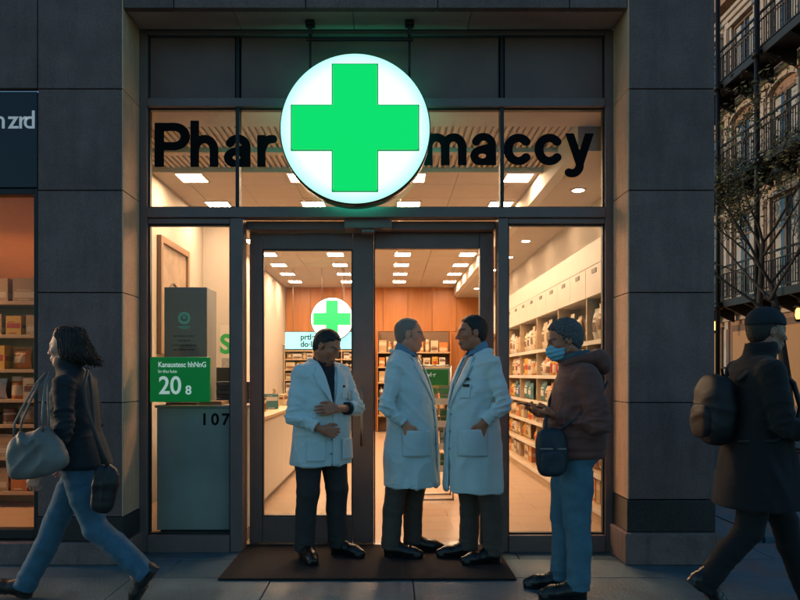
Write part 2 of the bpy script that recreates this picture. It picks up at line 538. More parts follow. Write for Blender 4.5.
M_spandrel = mat('spandrel_panel', (0.19, 0.10, 0.078), 0.4, var=0.22, vscale=2.2, bump=0.06, bscale=9)
M_glass = glass('shop_glass', (0.97, 0.98, 0.97), 1.0)
M_steel = mat('brushed_steel', (0.35, 0.35, 0.36), 0.3, metal=1.0, var=0.1, vscale=30)
M_black = mat('black_letter', (0.005, 0.005, 0.006), 0.8, spec=0.15)
M_slab = mat('pavement_slab', (0.072, 0.132, 0.158), 0.55, var=0.34, vscale=3.0, bump=0.4, bscale=70, island=0.18, rvar=0.2, speck=0.30, sscale=110, grime=0.25)
M_joint = mat('pavement_bedding', (0.03, 0.028, 0.027), 0.9, var=0.3, vscale=20)
M_asphalt = mat('asphalt', (0.045, 0.045, 0.047), 0.8, var=0.3, vscale=14, bump=0.4, bscale=160)
M_mat = mat('coir_mat', (0.020, 0.013, 0.011), 0.95, var=0.3, vscale=30, bump=0.8, bscale=260)
M_wall = mat('cream_plaster', (0.50, 0.45, 0.38), 0.85, var=0.04, vscale=3)
M_ceil = mat('ceiling_tile', (0.58, 0.52, 0.46), 0.9, var=0.04, vscale=4, island=0.03)
M_ctrack = mat('ceiling_grid', (0.58, 0.49, 0.40), 0.7)
M_slat = mat('ceiling_slat', (0.60, 0.52, 0.43), 0.7)
M_floor = mat('shop_floor_tile', (0.42, 0.295, 0.20), 0.30, var=0.05, vscale=6, island=0.03)
M_orange = wood('amber_wood_panel', (0.34, 0.115, 0.020), (0.46, 0.175, 0.036), 0.6, 0.4, 'Z')
M_shelfw = wood('pale_shelf_board', (0.42, 0.29, 0.17), (0.52, 0.37, 0.22), 0.7, 0.5, 'Y')
M_shelfx = wood('pale_back_shelf_board', (0.42, 0.29, 0.17), (0.52, 0.37, 0.22), 0.7, 0.5, 'X')
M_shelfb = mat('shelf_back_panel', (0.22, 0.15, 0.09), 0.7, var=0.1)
M_white = mat('cabinet_white', (0.55, 0.51, 0.44), 0.45, var=0.03, vscale=4)
M_lightp = mat('ceiling_light_diffuser', (0.9, 0.85, 0.75), 0.5, emit=(1.0, 0.66, 0.41), estr=96)
M_down = mat('downlight_diffuser', (0.9, 0.85, 0.75), 0.5, emit=(1.0, 0.66, 0.40), estr=75)
M_lframe = mat('light_frame', (0.75, 0.7, 0.62), 0.5)
M_green = mat('lit_green_cross', (0.0, 0.30, 0.08), 0.4, emit=(0.0, 0.69, 0.125), estr=1.0)
M_signw = None
def sign_face(name, edge, mid, st):
    m, nt, b = nodes_of(name); N, L = nt.nodes, nt.links
    t = N.new('ShaderNodeTexCoord'); g = N.new('ShaderNodeVectorMath'); g.operation = 'LENGTH'
    L.new(t.outputs['Object'], g.inputs[0])
    r = N.new('ShaderNodeValToRGB'); r.color_ramp.elements[0].position = 0.44; r.color_ramp.elements[0].color = (*mid, 1)
    r.color_ramp.elements[1].position = 0.538; r.color_ramp.elements[1].color = (*edge, 1)
    L.new(g.outputs['Value'], r.inputs[0]); L.new(r.outputs[0], b.inputs['Emission Color'])
    b.inputs['Emission Strength'].default_value = st; b.inputs['Base Color'].default_value = (0.5, 0.55, 0.55, 1)
    b.inputs['Roughness'].default_value = 0.35
    return m
M_signw = sign_face('lit_white_acrylic', (0.42, 0.96, 0.82), (0.90, 1.0, 0.97), 1.05)
M_halo = mat('halo_light', (0.1, 0.4, 0.35), 0.5, emit=(0.02, 0.80, 0.55), estr=3.2)
M_rim = mat('sign_rim', (0.03, 0.035, 0.035), 0.3, metal=0.6)
M_gsign = mat('lit_green_panel', (0.0, 0.10, 0.02), 0.35, emit=(0.0, 0.16, 0.03), estr=0.5)
M_wtext = mat('white_lettering', (0.75, 0.8, 0.75), 0.5, emit=(0.6, 0.8, 0.66), estr=0.38)
M_screen = mat('lit_cyan_panel', (0.2, 0.5, 0.55), 0.3, emit=(0.25, 0.80, 0.88), estr=0.95)
M_stext = mat('teal_lettering', (0.0, 0.05, 0.06), 0.5)

# ------------------------------------------------------------------ ground, pavement, roads
boxo('road', -150, 150, -150, 150, -0.60, -0.13, M_asphalt)['kind'] = 'structure'
mb = MB(); mb.box(-14, 4.45, -7.6, 0.30, -0.4, -0.022)
tag(mb.build('pavement_bed', M_joint), kind='structure')
mb = MB()
row = 0; y = -7.55
while y < 0.28:
    y1 = min(y + 0.46, 0.29); x = -13.9 + (0.45 if row % 2 else 0.0) + 0.13 * (row % 3)
    while x < 4.4:
        x1 = min(x + 0.92, 4.4)
        dz = random.uniform(-0.0015, 0.0015)
        if x1 - x > 0.05: mb.box(x + 0.003, x1 - 0.003, y + 0.003, y1 - 0.003, -0.0215, dz)
        x += 0.92
    y += 0.46; row += 1
tag(mb.build('pavement', M_slab, bevel=0.003, seg=1), kind='structure')
mb = MB(); y = -7.6
while y < 60:
    mb.box(4.46, 4.62, y, y + 0.99, -0.4, 0.004); y += 1.0
x = -14
tag(mb.build('kerb', M_plinth, bevel=0.012), kind='structure')
mb = MB(); x = -14.0
while x < 4.6:
    mb.box(x, x + 0.99, -7.77, -7.61, -0.4, 0.004); x += 1.0
tag(mb.build('kerb', M_plinth, bevel=0.012), kind='structure')
mb = MB(); y = 0.5
while y < 60:
    for x in (2.42, 3.1, 3.78): mb.box(x + 0.003, x + 0.66, y, y + 0.66, -0.3, 0)
    y += 0.666
tag(mb.build('side_pavement', M_slab), kind='structure')
mb = MB(); y = -30.0
while y < 60:
    for x in (8.2, 9.15, 10.1): mb.box(x + 0.003, x + 0.94, y, y + 0.94, -0.3, 0)
    y += 0.95
tag(mb.build('far_pavement', M_slab), kind='structure')
mb = MB()
for k in range(-6, 20): mb.box(6.28, 6.40, k * 3.0, k * 3.0 + 1.5, -0.128, -0.1255)
tag(mb.build('road_marking', mat('road_paint', (0.6, 0.6, 0.58), 0.7, var=0.2, vscale=20)), kind='structure')

# ------------------------------------------------------------------ the pharmacy building
B = thing('pharmacy_building', 'pharmacy with grey stone pillars, dark metal frames and lit interior behind the glass', 'building', (0, 0, 0))
FR, BK = -0.32, 0.0          # pillar faces, window plane
JZ = [0.0, 0.0]
def clad(mb, x0, x1, y0, y1, zs, gap=0.006):
    for a, b in zip(zs[:-1], zs[1:]): mb.box(x0, x1, y0, y1, a + gap / 2, b - gap / 2)
ZL = [0.452, 1.135, 1.91, 2.63, 3.345, 4.0, 4.7]
for (x0, x1, xi) in ((-2.465, -1.866, -1), (1.69, 2.30, 1)):
    mb = MB()
    zs = [0.33] + ZL[1:] if xi < 0 else ZL
    ins = 0.012
    if xi < 0: clad(mb, x0, x1 - ins, FR, FR + 0.06, zs)
    else: clad(mb, x0 + ins, x1, FR, FR + 0.06, zs)
    if xi > 0:
        clad(mb, x1 - 0.06, x1, FR + 0.064, 6.0, zs)
    mb.build('pillar', M_stone, B, bevel=0.005)
    mb = MB(); mb.box(x0 + 0.03, x1 - 0.03, FR + 0.06, 0.10, 0, 4.7)
    mb.build('pillar_core', M_joint, B)
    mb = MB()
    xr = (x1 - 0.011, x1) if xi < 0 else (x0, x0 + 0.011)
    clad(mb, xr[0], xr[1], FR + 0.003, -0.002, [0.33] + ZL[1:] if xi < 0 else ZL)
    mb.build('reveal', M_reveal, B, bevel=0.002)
    mb = MB()
    if xi > 0:
        mb.box(x0 - 0.006, x1 + 0.006, FR - 0.006, FR + 0.40, 0.225, 0.449)
        mb.build('granite_band', M_granite, B, bevel=0.006)
        mb = MB(); mb.box(x0 - 0.03, x1 + 0.03, FR - 0.04, FR + 0.36, 0, 0.222)
    else:
        mb.box(x0 - 2.5, x1 + 0.03, FR - 0.04, FR + 0.36, 0.0, 0.155)
        mb.build('plinth', M_plinth, B, bevel=0.008); mb = MB()
        mb.box(x0, x1 + 0.004, FR - 0.004, FR + 0.36, 0.158, 0.328)
        mb.build('granite_band', M_granite, B, bevel=0.006); mb = None
    if mb: mb.build('plinth', M_plinth, B, bevel=0.008)
# stone lintel over the opening and wall above
mb = MB(); xs = [-1.864, -1.51, -0.58, 0.35, 1.28, 1.688]
for a, b in zip(xs[:-1], xs[1:]):
    mb.box(a + 0.003, b - 0.003, FR + 0.002, FR + 0.06, 3.917, 4.7)
mb.build('lintel', M_stone, B, bevel=0.005)
mb = MB()
for a, b in zip([-1.864, -1.10, -0.25, 0.60], [-1.104, -0.254, 0.596, 1.688]): mb.box(a, b, FR + 0.063, 0.14, 3.925, 3.98)
mb.build('soffit', M_soffit, B, bevel=0.003)
boxo('upper_wall', -2.46, 2.29, FR + 0.07, 0.4, 4.71, 9.0, M_stone, B)
mb = MB()
for k in range(5):
    mb.box(-7.5, -2.472, FR, FR + 0.06, 3.35 + 0.72 * k, 3.35 + 0.72 * k + 0.714)
mb.build('upper_cladding', M_stone, B, bevel=0.005)

boxo('lintel_core', -1.894, 1.718, 0.145, 0.30, 3.60, 4.70, M_joint, B)
MB().box(-1.894, 1.718, FR + 0.065, 0.142, 3.985, 4.70).build('lintel_core', M_joint, B)
# metal frame of the glazing: members butt against each other
XL, XR = -1.853, 1.677
mb = MB(); F0, F1 = 0.0, 0.10
mb.box(-1.892, -1.808, F0 + 0.001, F1, 0.0, 3.9225); mb.box(1.632, 1.716, F0 + 0.001, F1, 0.0, 3.9225)      # outer posts
mb.box(-1.185, -1.090, F0, F1 + 0.05, 0.0, 2.508); mb.box(0.828, 0.902, F0, F1 + 0.05, 0.0, 2.508)   # door posts
mb.box(-1.805, 1.629, F0 - 0.012, F1, 2.511, 2.588)                              # transom bar
mb.box(-1.805, 1.629, F0 - 0.008, F1, 3.342, 3.408)                              # head of the transom lights
mb.box(-1.805, 1.629, F0, F1, 3.885, 3.918)
mb.box(-1.805, -1.188, F0 - 0.01, F1, 0.0, 0.128); mb.box(0.905, 1.629, F0 - 0.01, F1, 0.0, 0.128)    # bottom rails
mb.box(-1.805, -1.188, F0 + 0.01, F1, 2.468, 2.508); mb.box(0.905, 1.629, F0 + 0.01, F1, 2.468, 2.508)
mb.build('window_frame', M_frame, B, bevel=0.004)
for x in (-1.132, 0.858):
    boxo('transom_mullion', x - 0.014, x + 0.014, 0.006, 0.09, 2.591, 3.339, M_frame2, B, bevel=0.003)
mb = MB()
for x0, x1, z0, z1 in ((-1.808, -1.185, 0.128, 2.468), (0.902, 1.632, 0.128, 2.468), (-1.808, 1.632, 2.588, 3.342)):
    t = 0.013
    mb.box(x0, x0 + t, 0.03, 0.07, z0, z1); mb.box(x1 - t, x1, 0.03, 0.07, z0, z1)
    mb.box(x0 + t, x1 - t, 0.03, 0.07, z0, z0 + t); mb.box(x0 + t, x1 - t, 0.03, 0.07, z1 - t, z1)
mb.build('gasket', M_frame2, B)
for x0, x1, z0, z1 in ((-1.796, -1.198, 0.140, 2.456), (0.915, 1.620, 0.140, 2.456)):
    MB().quad((x0, 0.05, z0), (x1, 0.05, z0), (x1, 0.05, z1), (x0, 0.05, z1)).build('window_pane', M_glass, B)
for x0, x1 in ((-1.796, -1.147), (-1.117, 0.843), (0.873, 1.620)):
    MB().quad((x0, 0.05, 2.60), (x1, 0.05, 2.60), (x1, 0.05, 3.33), (x0, 0.05, 3.33)).build('transom_pane', M_glass, B)
for x0, x1 in ((-1.805, -1.147), (-1.117, 0.843), (0.873, 1.629)):
    boxo('spandrel_panel', x0 + 0.008, x1 - 0.008, 0.035, 0.06, 3.415, 3.880, M_spandrel, B, bevel=0.003)
boxo('spandrel_back', -1.805, 1.629, 0.07, 0.09, 3.410, 3.884, M_frame2, B)
for x in (-1.132, 0.858): boxo('spandrel_mullion', x - 0.012, x + 0.012, 0.02, 0.068, 3.411, 3.883, M_frame2, B)

# door set, a hand behind the window plane
DY = 0.22
mb = MB()
mb.box(-1.088, 0.826, 0.11, DY + 0.07, 2.445, 2.509); mb.box(-0.108, 0.715, DY, DY + 0.05, 2.318, 2.442)
mb.box(0.717, 0.826, DY - 0.01, DY + 0.07, 0.0, 2.442)
mb.build('door_frame', M_frame, B, bevel=0.004)
mb = MB(); mb.box(-1.088, 0.826, 0.09, 0.30, 0.0, 0.012)
mb.build('threshold', M_steel, B, bevel=0.002)
d = MB()
d.box(-1.143 + 0.06, -0.984, DY, DY + 0.05, 0.016, 2.440); d.box(-0.276, -0.112, DY, DY + 0.05, 0.016, 2.440)
d.box(-0.982, -0.278, DY + 0.001, DY + 0.049, 0.016, 0.222); d.box(-0.982, -0.278, DY + 0.001, DY + 0.049, 2.314, 2.440)
door = d.build('door_leaf', M_frame, B, bevel=0.004)
MB().quad((-0.978, DY + 0.025, 0.226), (-0.282, DY + 0.025, 0.226), (-0.282, DY + 0.025, 2.310), (-0.978, DY + 0.025, 2.310)).build('door_pane', M_glass, door)
mb = MB()
for x0, x1, z0, z1 in ((-0.984, -0.974, 0.222, 2.314), (-0.286, -0.276, 0.222, 2.314)): mb.box(x0, x1, DY + 0.006, DY + 0.044, z0, z1)
for z0, z1 in ((0.222, 0.232), (2.304, 2.314)): mb.box(-0.974, -0.286, DY + 0.006, DY + 0.044, z0, z1)
mb.build('door_gasket', M_frame2, door)
mb = MB(); hx = -0.205
mb.tube([(hx, DY - 0.05, 0.78), (hx, DY - 0.05, 1.24)], 0.011, 10)
for z in (0.83, 1.19): mb.tube([(hx, DY - 0.05, z), (hx, DY + 0.002, z)], 0.008, 8)
mb.build('door_handle', M_steel, door)
mb = MB(); mb.box(-0.33, 0.03, 0.02, 0.12, 2.435, 2.505); mb.box(-0.20, -0.10, 0.03, 0.11, 2.405, 2.434)
mb.build('door_closer', M_frame, B, bevel=0.008)
mb = MB(); mb.box(-0.1095, -0.100, DY - 0.006, DY + 0.052, 0.016, 2.44)
mb.build('door_seal', M_frame2, B)

# interior shell
BY = 11.2
mb = MB(); y = 0.10
r = 0
while y < BY:
    x = -2.44 - 0.3 * (r % 2)
    while x < 2.28:
        mb.box(max(x, -2.44) + 0.001, min(x + 0.6, 2.28) - 0.001, y + 0.001, min(y + 0.3, BY) - 0.001, -0.1, 0.010)
        x += 0.6
    y += 0.3; r += 1
mb.build('shop_floor', M_floor, B)
mb = MB(); mb.box(-2.50, -2.42, 0.11, BY, 0.012, 3.5); mb.box(-2.418, -2.02, 3.85, 3.95, 0.012, 3.39)
mb.build('side_wall', M_wall, B)
mb = MB(); mb.box(2.20, 2.238, 0.11, BY, 0.012, 3.5); mb.build('side_wall', M_wall, B)
boxo('back_wall', -3.6, 2.235, BY + 0.01, BY + 0.1, 0.012, 3.5, M_wall, B)
# ceiling: tiles, a ribbed strip by the window
CZ = 3.40
mb = MB(); y = 1.75; r = 0
xs = [-3.3 + 0.575 * k for k in range(11)]
while y < BY:
    for a, b in zip(xs[:-1], xs[1:]):
        a2, b2 = max(a, -2.418), min(b, 2.198)
        if b2 - a2 > 0.02: mb.box(a2 + 0.003, b2 - 0.003, y + 0.003, min(y + 0.575, BY) - 0.003, CZ, CZ + 0.02)
    y += 0.575
mb.build('ceiling', M_ceil, B)
boxo('ceiling_void', -2.42, 2.20, 0.10, BY, CZ + 0.022, CZ + 0.06, M_ctrack, B)
mb = MB(); x = -2.36
while x < 2.18:
    mb.box(x, x + 0.030, 0.46, 1.10, CZ - 0.004, CZ + 0.018); mb.box(x, x + 0.030, 1.24, 1.70, CZ - 0.004, CZ + 0.018); x += 0.055
mb.build('ceiling_slats', M_slat, B)
mb = MB(); mb.box(-2.418, 2.198, 0.11, 0.44, CZ - 0.05, CZ + 0.018); mb.box(-2.418, 2.198, 1.12, 1.22, CZ - 0.04, CZ + 0.018)
mb.box(-2.418, 2.198, 1.71, 1.746, CZ - 0.05, CZ + 0.018)
mb.build('ceiling_beam', M_ceil, B, bevel=0.004)
# sloped bulkhead over the right shelves
mb = MB()
sec = [(2.197, CZ - 0.002), (1.55, CZ - 0.002), (1.55, 3.20), (1.62, 3.16), (2.197, 3.16)]
n = len(sec)
vs = [(x, y, z) for y in (0.46, BY - 0.01) for x, z in sec]
fs = [tuple(range(n)), tuple(n + k for k in reversed(range(n)))] + [(k, (k + 1) % n, n + (k + 1) % n, n + k) for k in range(n)]
MB().add(vs, fs).build('bulkhead', M_wall, B)
# amber wood wall at the back
mb = MB()
for k in range(8):
    x0 = -2.41 + 0.575 * k
    mb.box(x0 + 0.003, min(x0 + 0.575, 2.19) - 0.003, BY - 0.04, BY, 2.36, CZ - 0.004)
for x0, x1 in ((1.46, 1.83), (1.83, 2.19)): mb.box(x0 + 0.003, x1 - 0.003, BY - 0.041, BY, 0.02, 2.354)
mb.box(-0.42, -0.26, BY - 0.041, BY, 0.02, 2.354)
mb.build('wood_panelling', M_orange, B, bevel=0.003)
mb = MB(); mb.box(-2.41, -0.425, BY - 0.05, BY, 2.02, 2.355)
mb.build('pelmet', M_white, B, bevel=0.004)

# ceiling lights
lx = [-2.05, -0.90, 0.25, 1.36]
GL = 'square ceiling lights of the pharmacy'
proto = thing('ceiling_light', 'x', 'ceiling light', (0, 0, 0), group=GL)
mb = MB(); a, b_ = 0.15, 0.17
mb.box(-a, a, -b_, -b_ + 0.02, -0.012, 0.0); mb.box(-a, a, b_ - 0.02, b_, -0.012, 0.0)
mb.box(-a, -a + 0.02, -b_ + 0.02, b_ - 0.02, -0.012, 0); mb.box(a - 0.02, a, -b_ + 0.02, b_ - 0.02, -0.012, 0)
mb.build('light_frame', M_lframe, proto)
boxo('diffuser', -a + 0.02, a - 0.02, -b_ + 0.02, b_ - 0.02, -0.006, -0.001, M_lightp, proto)
CN = ['far left', 'centre left', 'centre right', 'far right']
first = True
for r in range(8):
    for c in range(4):
        o = proto if first else copy_tree(proto); first = False
        o.location = (lx[c], 7.25 + 1.15 * r - EYE_D, CZ - 0.001)
        o['label'] = f'square glowing ceiling panel, {ORD[r]} row back from the shop front, {CN[c]} column'
proto = thing('downlight', 'x', 'downlight', group='round downlights over the right shelves')
mb = MB(); mb.lathe([(0.055, -0.004), (0.075, -0.008), (0.085, 0.0)], n=24); mb.build('light_ring', M_lframe, proto)
MB().lathe([(0.052, -0.0075), (0.054, 0.0)], n=24).build('diffuser', M_down, proto)
for k in range(7):
    o = proto if k == 0 else copy_tree(proto)
    o.location = (1.88, 1.65 + 1.3 * k, 3.158)
    o['label'] = f'small round downlight over the right wall shelves, {ORD[k]} from the window'

# ------------------------------------------------------------------ round sign
SY = 4.95 - EYE_D
SC = P(355, 128, 4.95); SR = 0.536
S = thing('round_sign', 'large round lit white sign with a green cross hanging over the entrance', 'sign', (SC.x, SY, SC.z))
MB().lathe([(SR - 0.015, 0.0), (SR - 0.004, 0.004), (SR - 0.002, 0.02)], n=96, axis='Y').build('sign_face', M_signw, S)
mb = MB(); mb.lathe([(SR - 0.001, 0.021), (SR + 0.006, 0.024), (SR + 0.006, 0.160), (SR - 0.004, 0.164), (SR - 0.006, 0.150)], n=96, axis='Y')
mb.build('rim', M_rim, S)
MB().lathe([(SR - 0.012, 0.1515), (SR - 0.012, 0.1535), (SR - 0.02, 0.154)], n=96, axis='Y').build('halo_light', M_halo, S)
def cross(mb, L_, W_, y0, y1):
    o = [(-W_, -L_), (W_, -L_), (W_, -W_), (L_, -W_), (L_, W_), (W_, W_), (W_, L_), (-W_, L_), (-W_, W_), (-L_, W_), (-L_, -W_), (-W_, -W_)]
    n = len(o); vs = [(x, y0, z) for x, z in o] + [(x, y1, z) for x, z in o]
    mb.add(vs, [tuple(range(n)), tuple(n + k for k in reversed(range(n)))] + [(k, (k + 1) % n, n + (k + 1) % n, n + k) for k in range(n)])
    return mb
cross(MB(), 0.451, 0.158, -0.022, -0.001).build('cross', M_green, S, bevel=0.012)
cross(MB(), 0.459, 0.166, -0.006, -0.0005).build('cross_border', mat('cross_edge', (0.0, 0.12, 0.05), 0.5, emit=(0, 0.22, 0.06), estr=1.0), S, bevel=0.012)
for dx in (-0.335, 0.393):
    mb = MB(); mb.tube([(dx, 0.135, 0.30), (dx, 0.135, 3.90 - SC.z)], 0.009, 10)
    mb.build('hanger_rod', M_frame2, S)
    mb = MB(); mb.box(dx - 0.034, dx + 0.034, 0.10, 0.17, 3.890 - SC.z, 3.922 - SC.z); mb.box(dx - 0.014, dx + 0.014, 0.12, 0.15, 3.82 - SC.z, 3.890 - SC.z)
    mb.build('bracket', M_frame2, S, bevel=0.006)
mb = MB(); mb.tube([(-0.36, 0.135, 3.79 - SC.z), (0.42, 0.135, 3.79 - SC.z)], 0.012, 8); mb.build('cross_bar', M_frame2, S)

# black shop letters on the glass
LD = 5.2; sc_ = LD / F_PX
def letters(label, items, base, group=None):
    T = thing('shop_lettering', label, 'lettering', (0, 0.012, EYE_Z + (375 - base) * sc_))
    for ch, px, sx in items:
        glyph(ch, sc_, 0.008, M_black, T, ((px - 388) * sc_, 0, 0), sx)
letters('black letters Phar on the upper glass, left of the round sign', [('P', 153.5, 1.14), ('h', 189.5, 1.04), ('a', 223.5, 1.1), ('r', 256.5, 1.0)], 166.5)
letters('black letters maccy on the upper glass, right of the round sign', [('m', 423.5, 1.03), ('a', 470.5, 1.06), ('c', 504.0, 1.08), ('c', 535.0, 1.08), ('y', 565.0, 1.0)], 164.8)

# ------------------------------------------------------------------ left window display
G = thing('price_sign', 'small lit green price sign with white numbers in the left window', 'sign', (0, 0, 0))
a = P(150, 402, 5.16); c = P(210, 357, 5.16)
boxo('sign_panel', a.x, c.x, -0.045, -0.012, a.z, c.z, M_gsign, G, bevel=0.006)
text('lettering', 'Kanaustesc hhNnG', 0.056, (a.x + 0.062, -0.047, c.z - 0.075), M_wtext, G, ext=0.001, off=0.001, sx=0.82)
text('lettering', 'In\u00b7thu\u00b7lutn', 0.036, (a.x + 0.062, -0.047, c.z - 0.118), M_wtext, G, ext=0.001, sx=0.95)
text('lettering', '20', 0.185, (a.x + 0.066, -0.047, a.z + 0.062), M_wtext, G, ext=0.001, off=0.003, sx=0.92)
text('lettering', '8', 0.092, (a.x + 0.265, -0.047, a.z + 0.058), M_wtext, G, ext=0.001, off=0.002)
mb = MB()
for x in (a.x + 0.03, c.x - 0.03): mb.box(x - 0.012, x + 0.012, -0.0115, 0.028, c.z - 0.06, c.z - 0.03)
mb.build('clip', M_steel, G)
M_teal = mat('teal_cabinet', (0.30, 0.31, 0.29), 0.5, var=0.1, vscale=3)
M_frost = mat('frosted_panel', (0.52, 0.60, 0.55), 0.45, var=0.15, vscale=2.5)
M_faint = mat('faint_print', (0.06, 0.075, 0.075), 0.6)
M_mint = mat('mint_emblem', (0.14, 0.45, 0.36), 0.5, emit=(0.05, 0.22, 0.17), estr=0.25)
K = thing('display_cabinet', 'low grey green cabinet numbered 107 behind the left window', 'cabinet', (0, 0, 0))
boxo('cabinet_body', -1.790, -1.10, 0.165, 0.95, 0.13, 1.075, M_frost, K, bevel=0.006)
boxo('cabinet_base', -1.77, -1.12, 0.20, 0.93, 0.012, 0.129, M_frame2, K)
boxo('cabinet_top', -1.802, -1.09, 0.150, 0.96, 1.0755, 1.096, M_white, K, bevel=0.004)
for i, (ch, sx) in enumerate((('1', 1), ('0', 1), ('7', 1))):
    text('number', ch, 0.125, (-1.452 + 0.082 * i, 0.1635, 0.945), M_black, K, ext=0.001, off=0.003)
Tt = thing('info_totem', 'tall dark teal information column with ring emblem in the left window', 'display', (0, 0, 0))
tx0, tx1, ty0, ty1, tz1 = -1.905 + 0.02, -1.545, 0.62, 0.945, 2.065
tx0, tx1 = P(164, 0, 5.82).x, P(207, 0, 5.82).x
boxo('column_body', tx0, tx1, ty0, ty1, 1.098, P(0, 287, 5.82).z, M_teal, Tt, bevel=0.006)
ec = P(184, 318, 5.81)
mb = MB()
for k in range(36):
    a0 = 2 * pi * k / 36; a1 = 2 * pi * (k + 1) / 36
    r0, r1 = 0.030, 0.052
    mb.quad((ec.x + r0 * cos(a0), 0.616, ec.z + r0 * sin(a0)), (ec.x + r1 * cos(a0), 0.616, ec.z + r1 * sin(a0)),
            (ec.x + r1 * cos(a1), 0.616, ec.z + r1 * sin(a1)), (ec.x + r0 * cos(a1), 0.616, ec.z + r0 * sin(a1)))
mb.box(ec.x - 0.012, ec.x + 0.012, 0.613, 0.617, ec.z - 0.006, ec.z + 0.02)
mb.box(ec.x - 0.05, ec.x + 0.05, 0.614, 0.617, ec.z - 0.078, ec.z - 0.070)
mb.box(ec.x - 0.033, ec.x + 0.033, 0.614, 0.617, ec.z - 0.090, ec.z - 0.084)
mb.build('emblem', M_mint, Tt)
mb = MB()
for k in range(4):
    wd = (0.085, 0.055, 0.10, 0.092)[k]; zz = P(0, 336 + 4.6 * k, 5.81).z
    x = ec.x - wd
    while x < ec.x + wd:
        q = random.uniform(0.012, 0.03); mb.box(x, min(x + q, ec.x + wd), 0.6165, 0.6195, zz - 0.005, zz + 0.005); x += q + 0.007
mb.build('small_print', M_faint, Tt)
Mn = thing('till_monitor', 'black till screen behind the dark teal column', 'monitor', (0, 0, 0))
q = P(220, 400, 6.35)
boxo('screen', q.x - 0.05, q.x + 0.17, 1.13, 1.16, 1.14, 1.40, M_frame2, Mn, bevel=0.006)
mb = MB(); mb.box(q.x + 0.03, q.x + 0.07, 1.16, 1.19, 0.95, 1.25); mb.box(q.x - 0.03, q.x + 0.13, 1.08, 1.24, 0.925, 0.949)
mb.build('monitor_stand', M_frame2, Mn, bevel=0.004)
Pp = thing('paper_stack', 'stack of dark ring binders beside the teal column', 'binders', (0, 0, 0))
for k in range(5):
    MB().box(-1.44, -1.16, 0.60 + 0.01 * (k % 2), 0.88, 1.097 + 0.036 * k, 1.130 + 0.036 * k).build('binder', mat('binder_grey', (0.10, 0.10, 0.11), 0.6, var=0.15), Pp, bevel=0.006)
for k, (x0, x1, colr, lab) in enumerate(((-1.74, -1.50, (0.12, 0.05, 0.035), 'dark brown folder lying on the window cabinet behind the green price sign'), (-1.48, -1.30, (0.35, 0.2, 0.1), 'tan leaflet pile lying on the window cabinet in front of the binders'))):
    o = boxo('folder', x0, x1, 0.22, 0.45, 1.0965, 1.112 + 0.012 * k, mat(f'folder_tone_{k}', colr, 0.6, var=0.2, vscale=12), None, bevel=0.004)
    tag(o, lab, 'folder')
Wp = thing('wall_poster', 'white poster with green letter S on the wall behind the teal column', 'poster', (0, 0, 0))
boxo('poster_sheet', -2.19, -2.03, 3.838, 3.846, 1.32, 1.98, M_white, Wp)
text('poster_letter', 'S', 0.34, (-2.19, 3.836, 1.62), mat('poster_green', (0.01, 0.30, 0.06), 0.6), Wp, ext=0.001, off=0.012)
boxo('poster_photo', -2.17, -2.05, 3.834, 3.837, 1.36, 1.55, mat('poster_grey', (0.25, 0.25, 0.24), 0.7, var=0.4, vscale=30), Wp)
# framed niche in the side wall
Nn = thing('wall_niche', 'brown framed picture panel on the cream wall inside the left window', 'picture', (0, 0, 0))
ny0, ny1, nz0, nz1 = 2.05, 3.10, 1.55, 2.80
mb = MB(); t = 0.07
mb.box(-2.418, -2.37, ny0, ny0 + t, nz0, nz1); mb.box(-2.418, -2.37, ny1 - t, ny1, nz0, nz1)
mb.box(-2.418, -2.37, ny0 + t, ny1 - t, nz1 - t, nz1); mb.box(-2.418, -2.37, ny0 + t, ny1 - t, nz0, nz0 + t)
mb.build('frame', wood('niche_wood', (0.20, 0.11, 0.05), (0.30, 0.17, 0.08), 1, 0.5, 'Z'), Nn, bevel=0.004)
boxo('picture_panel', -2.417, -2.40, ny0 + t, ny1 - t, nz0 + t, nz1 - t, mat('picture_tan', (0.34, 0.25, 0.17), 0.7, var=0.3, vscale=5), Nn)
mb = MB()
for k in range(3):
    mb.tube([(-2.395, 2.55 + (0.12 + 0.08 * k) * cos(RAD(a_)), 1.95 + (0.2 + 0.1 * k) * sin(RAD(a_))) for a_ in range(-30, 211, 20)], 0.012, 6)
mb.build('scroll_ornament', mat('ornament_brown', (0.12, 0.07, 0.04), 0.6), Nn)

# door mat
tag(boxo('doormat', -1.10, 0.832, 4.48 - EYE_D, 5.375 - EYE_D, 0.002, 0.016, M_mat, None, bevel=0.005), 'large dark brown doormat in front of the entrance', 'doormat')
# ------------------------------------------------------------------ goods
def two_tone(name, mb1, m1, mb2, m2):
    me = bpy.data.meshes.new(name)
    n = len(mb1.v)
    me.from_pydata(mb1.v + mb2.v, [], mb1.f + [tuple(i + n for i in f) for f in mb2.f])
    me.polygons.foreach_set('use_smooth', mb1.sm + mb2.sm)
    me.materials.append(m1); me.materials.append(m2)
    me.polygons.foreach_set('material_index', [0] * len(mb1.f) + [1] * len(mb2.f))
    bm = bmesh.new(); bm.from_mesh(me); bmesh.ops.recalc_face_normals(bm, faces=bm.faces[:]); bm.to_mesh(me); bm.free()
    return me
TONES = {'cream': (0.72, 0.58, 0.38), 'white': (0.75, 0.70, 0.62), 'tan': (0.50, 0.32, 0.16), 'yellow': (0.72, 0.42, 0.06),
         'orange': (0.62, 0.20, 0.03), 'red': (0.45, 0.035, 0.025), 'brown': (0.20, 0.09, 0.04), 'teal': (0.06, 0.22, 0.25),
         'green': (0.06, 0.25, 0.07), 'blue': (0.05, 0.12, 0.30), 'grey': (0.25, 0.22, 0.20)}
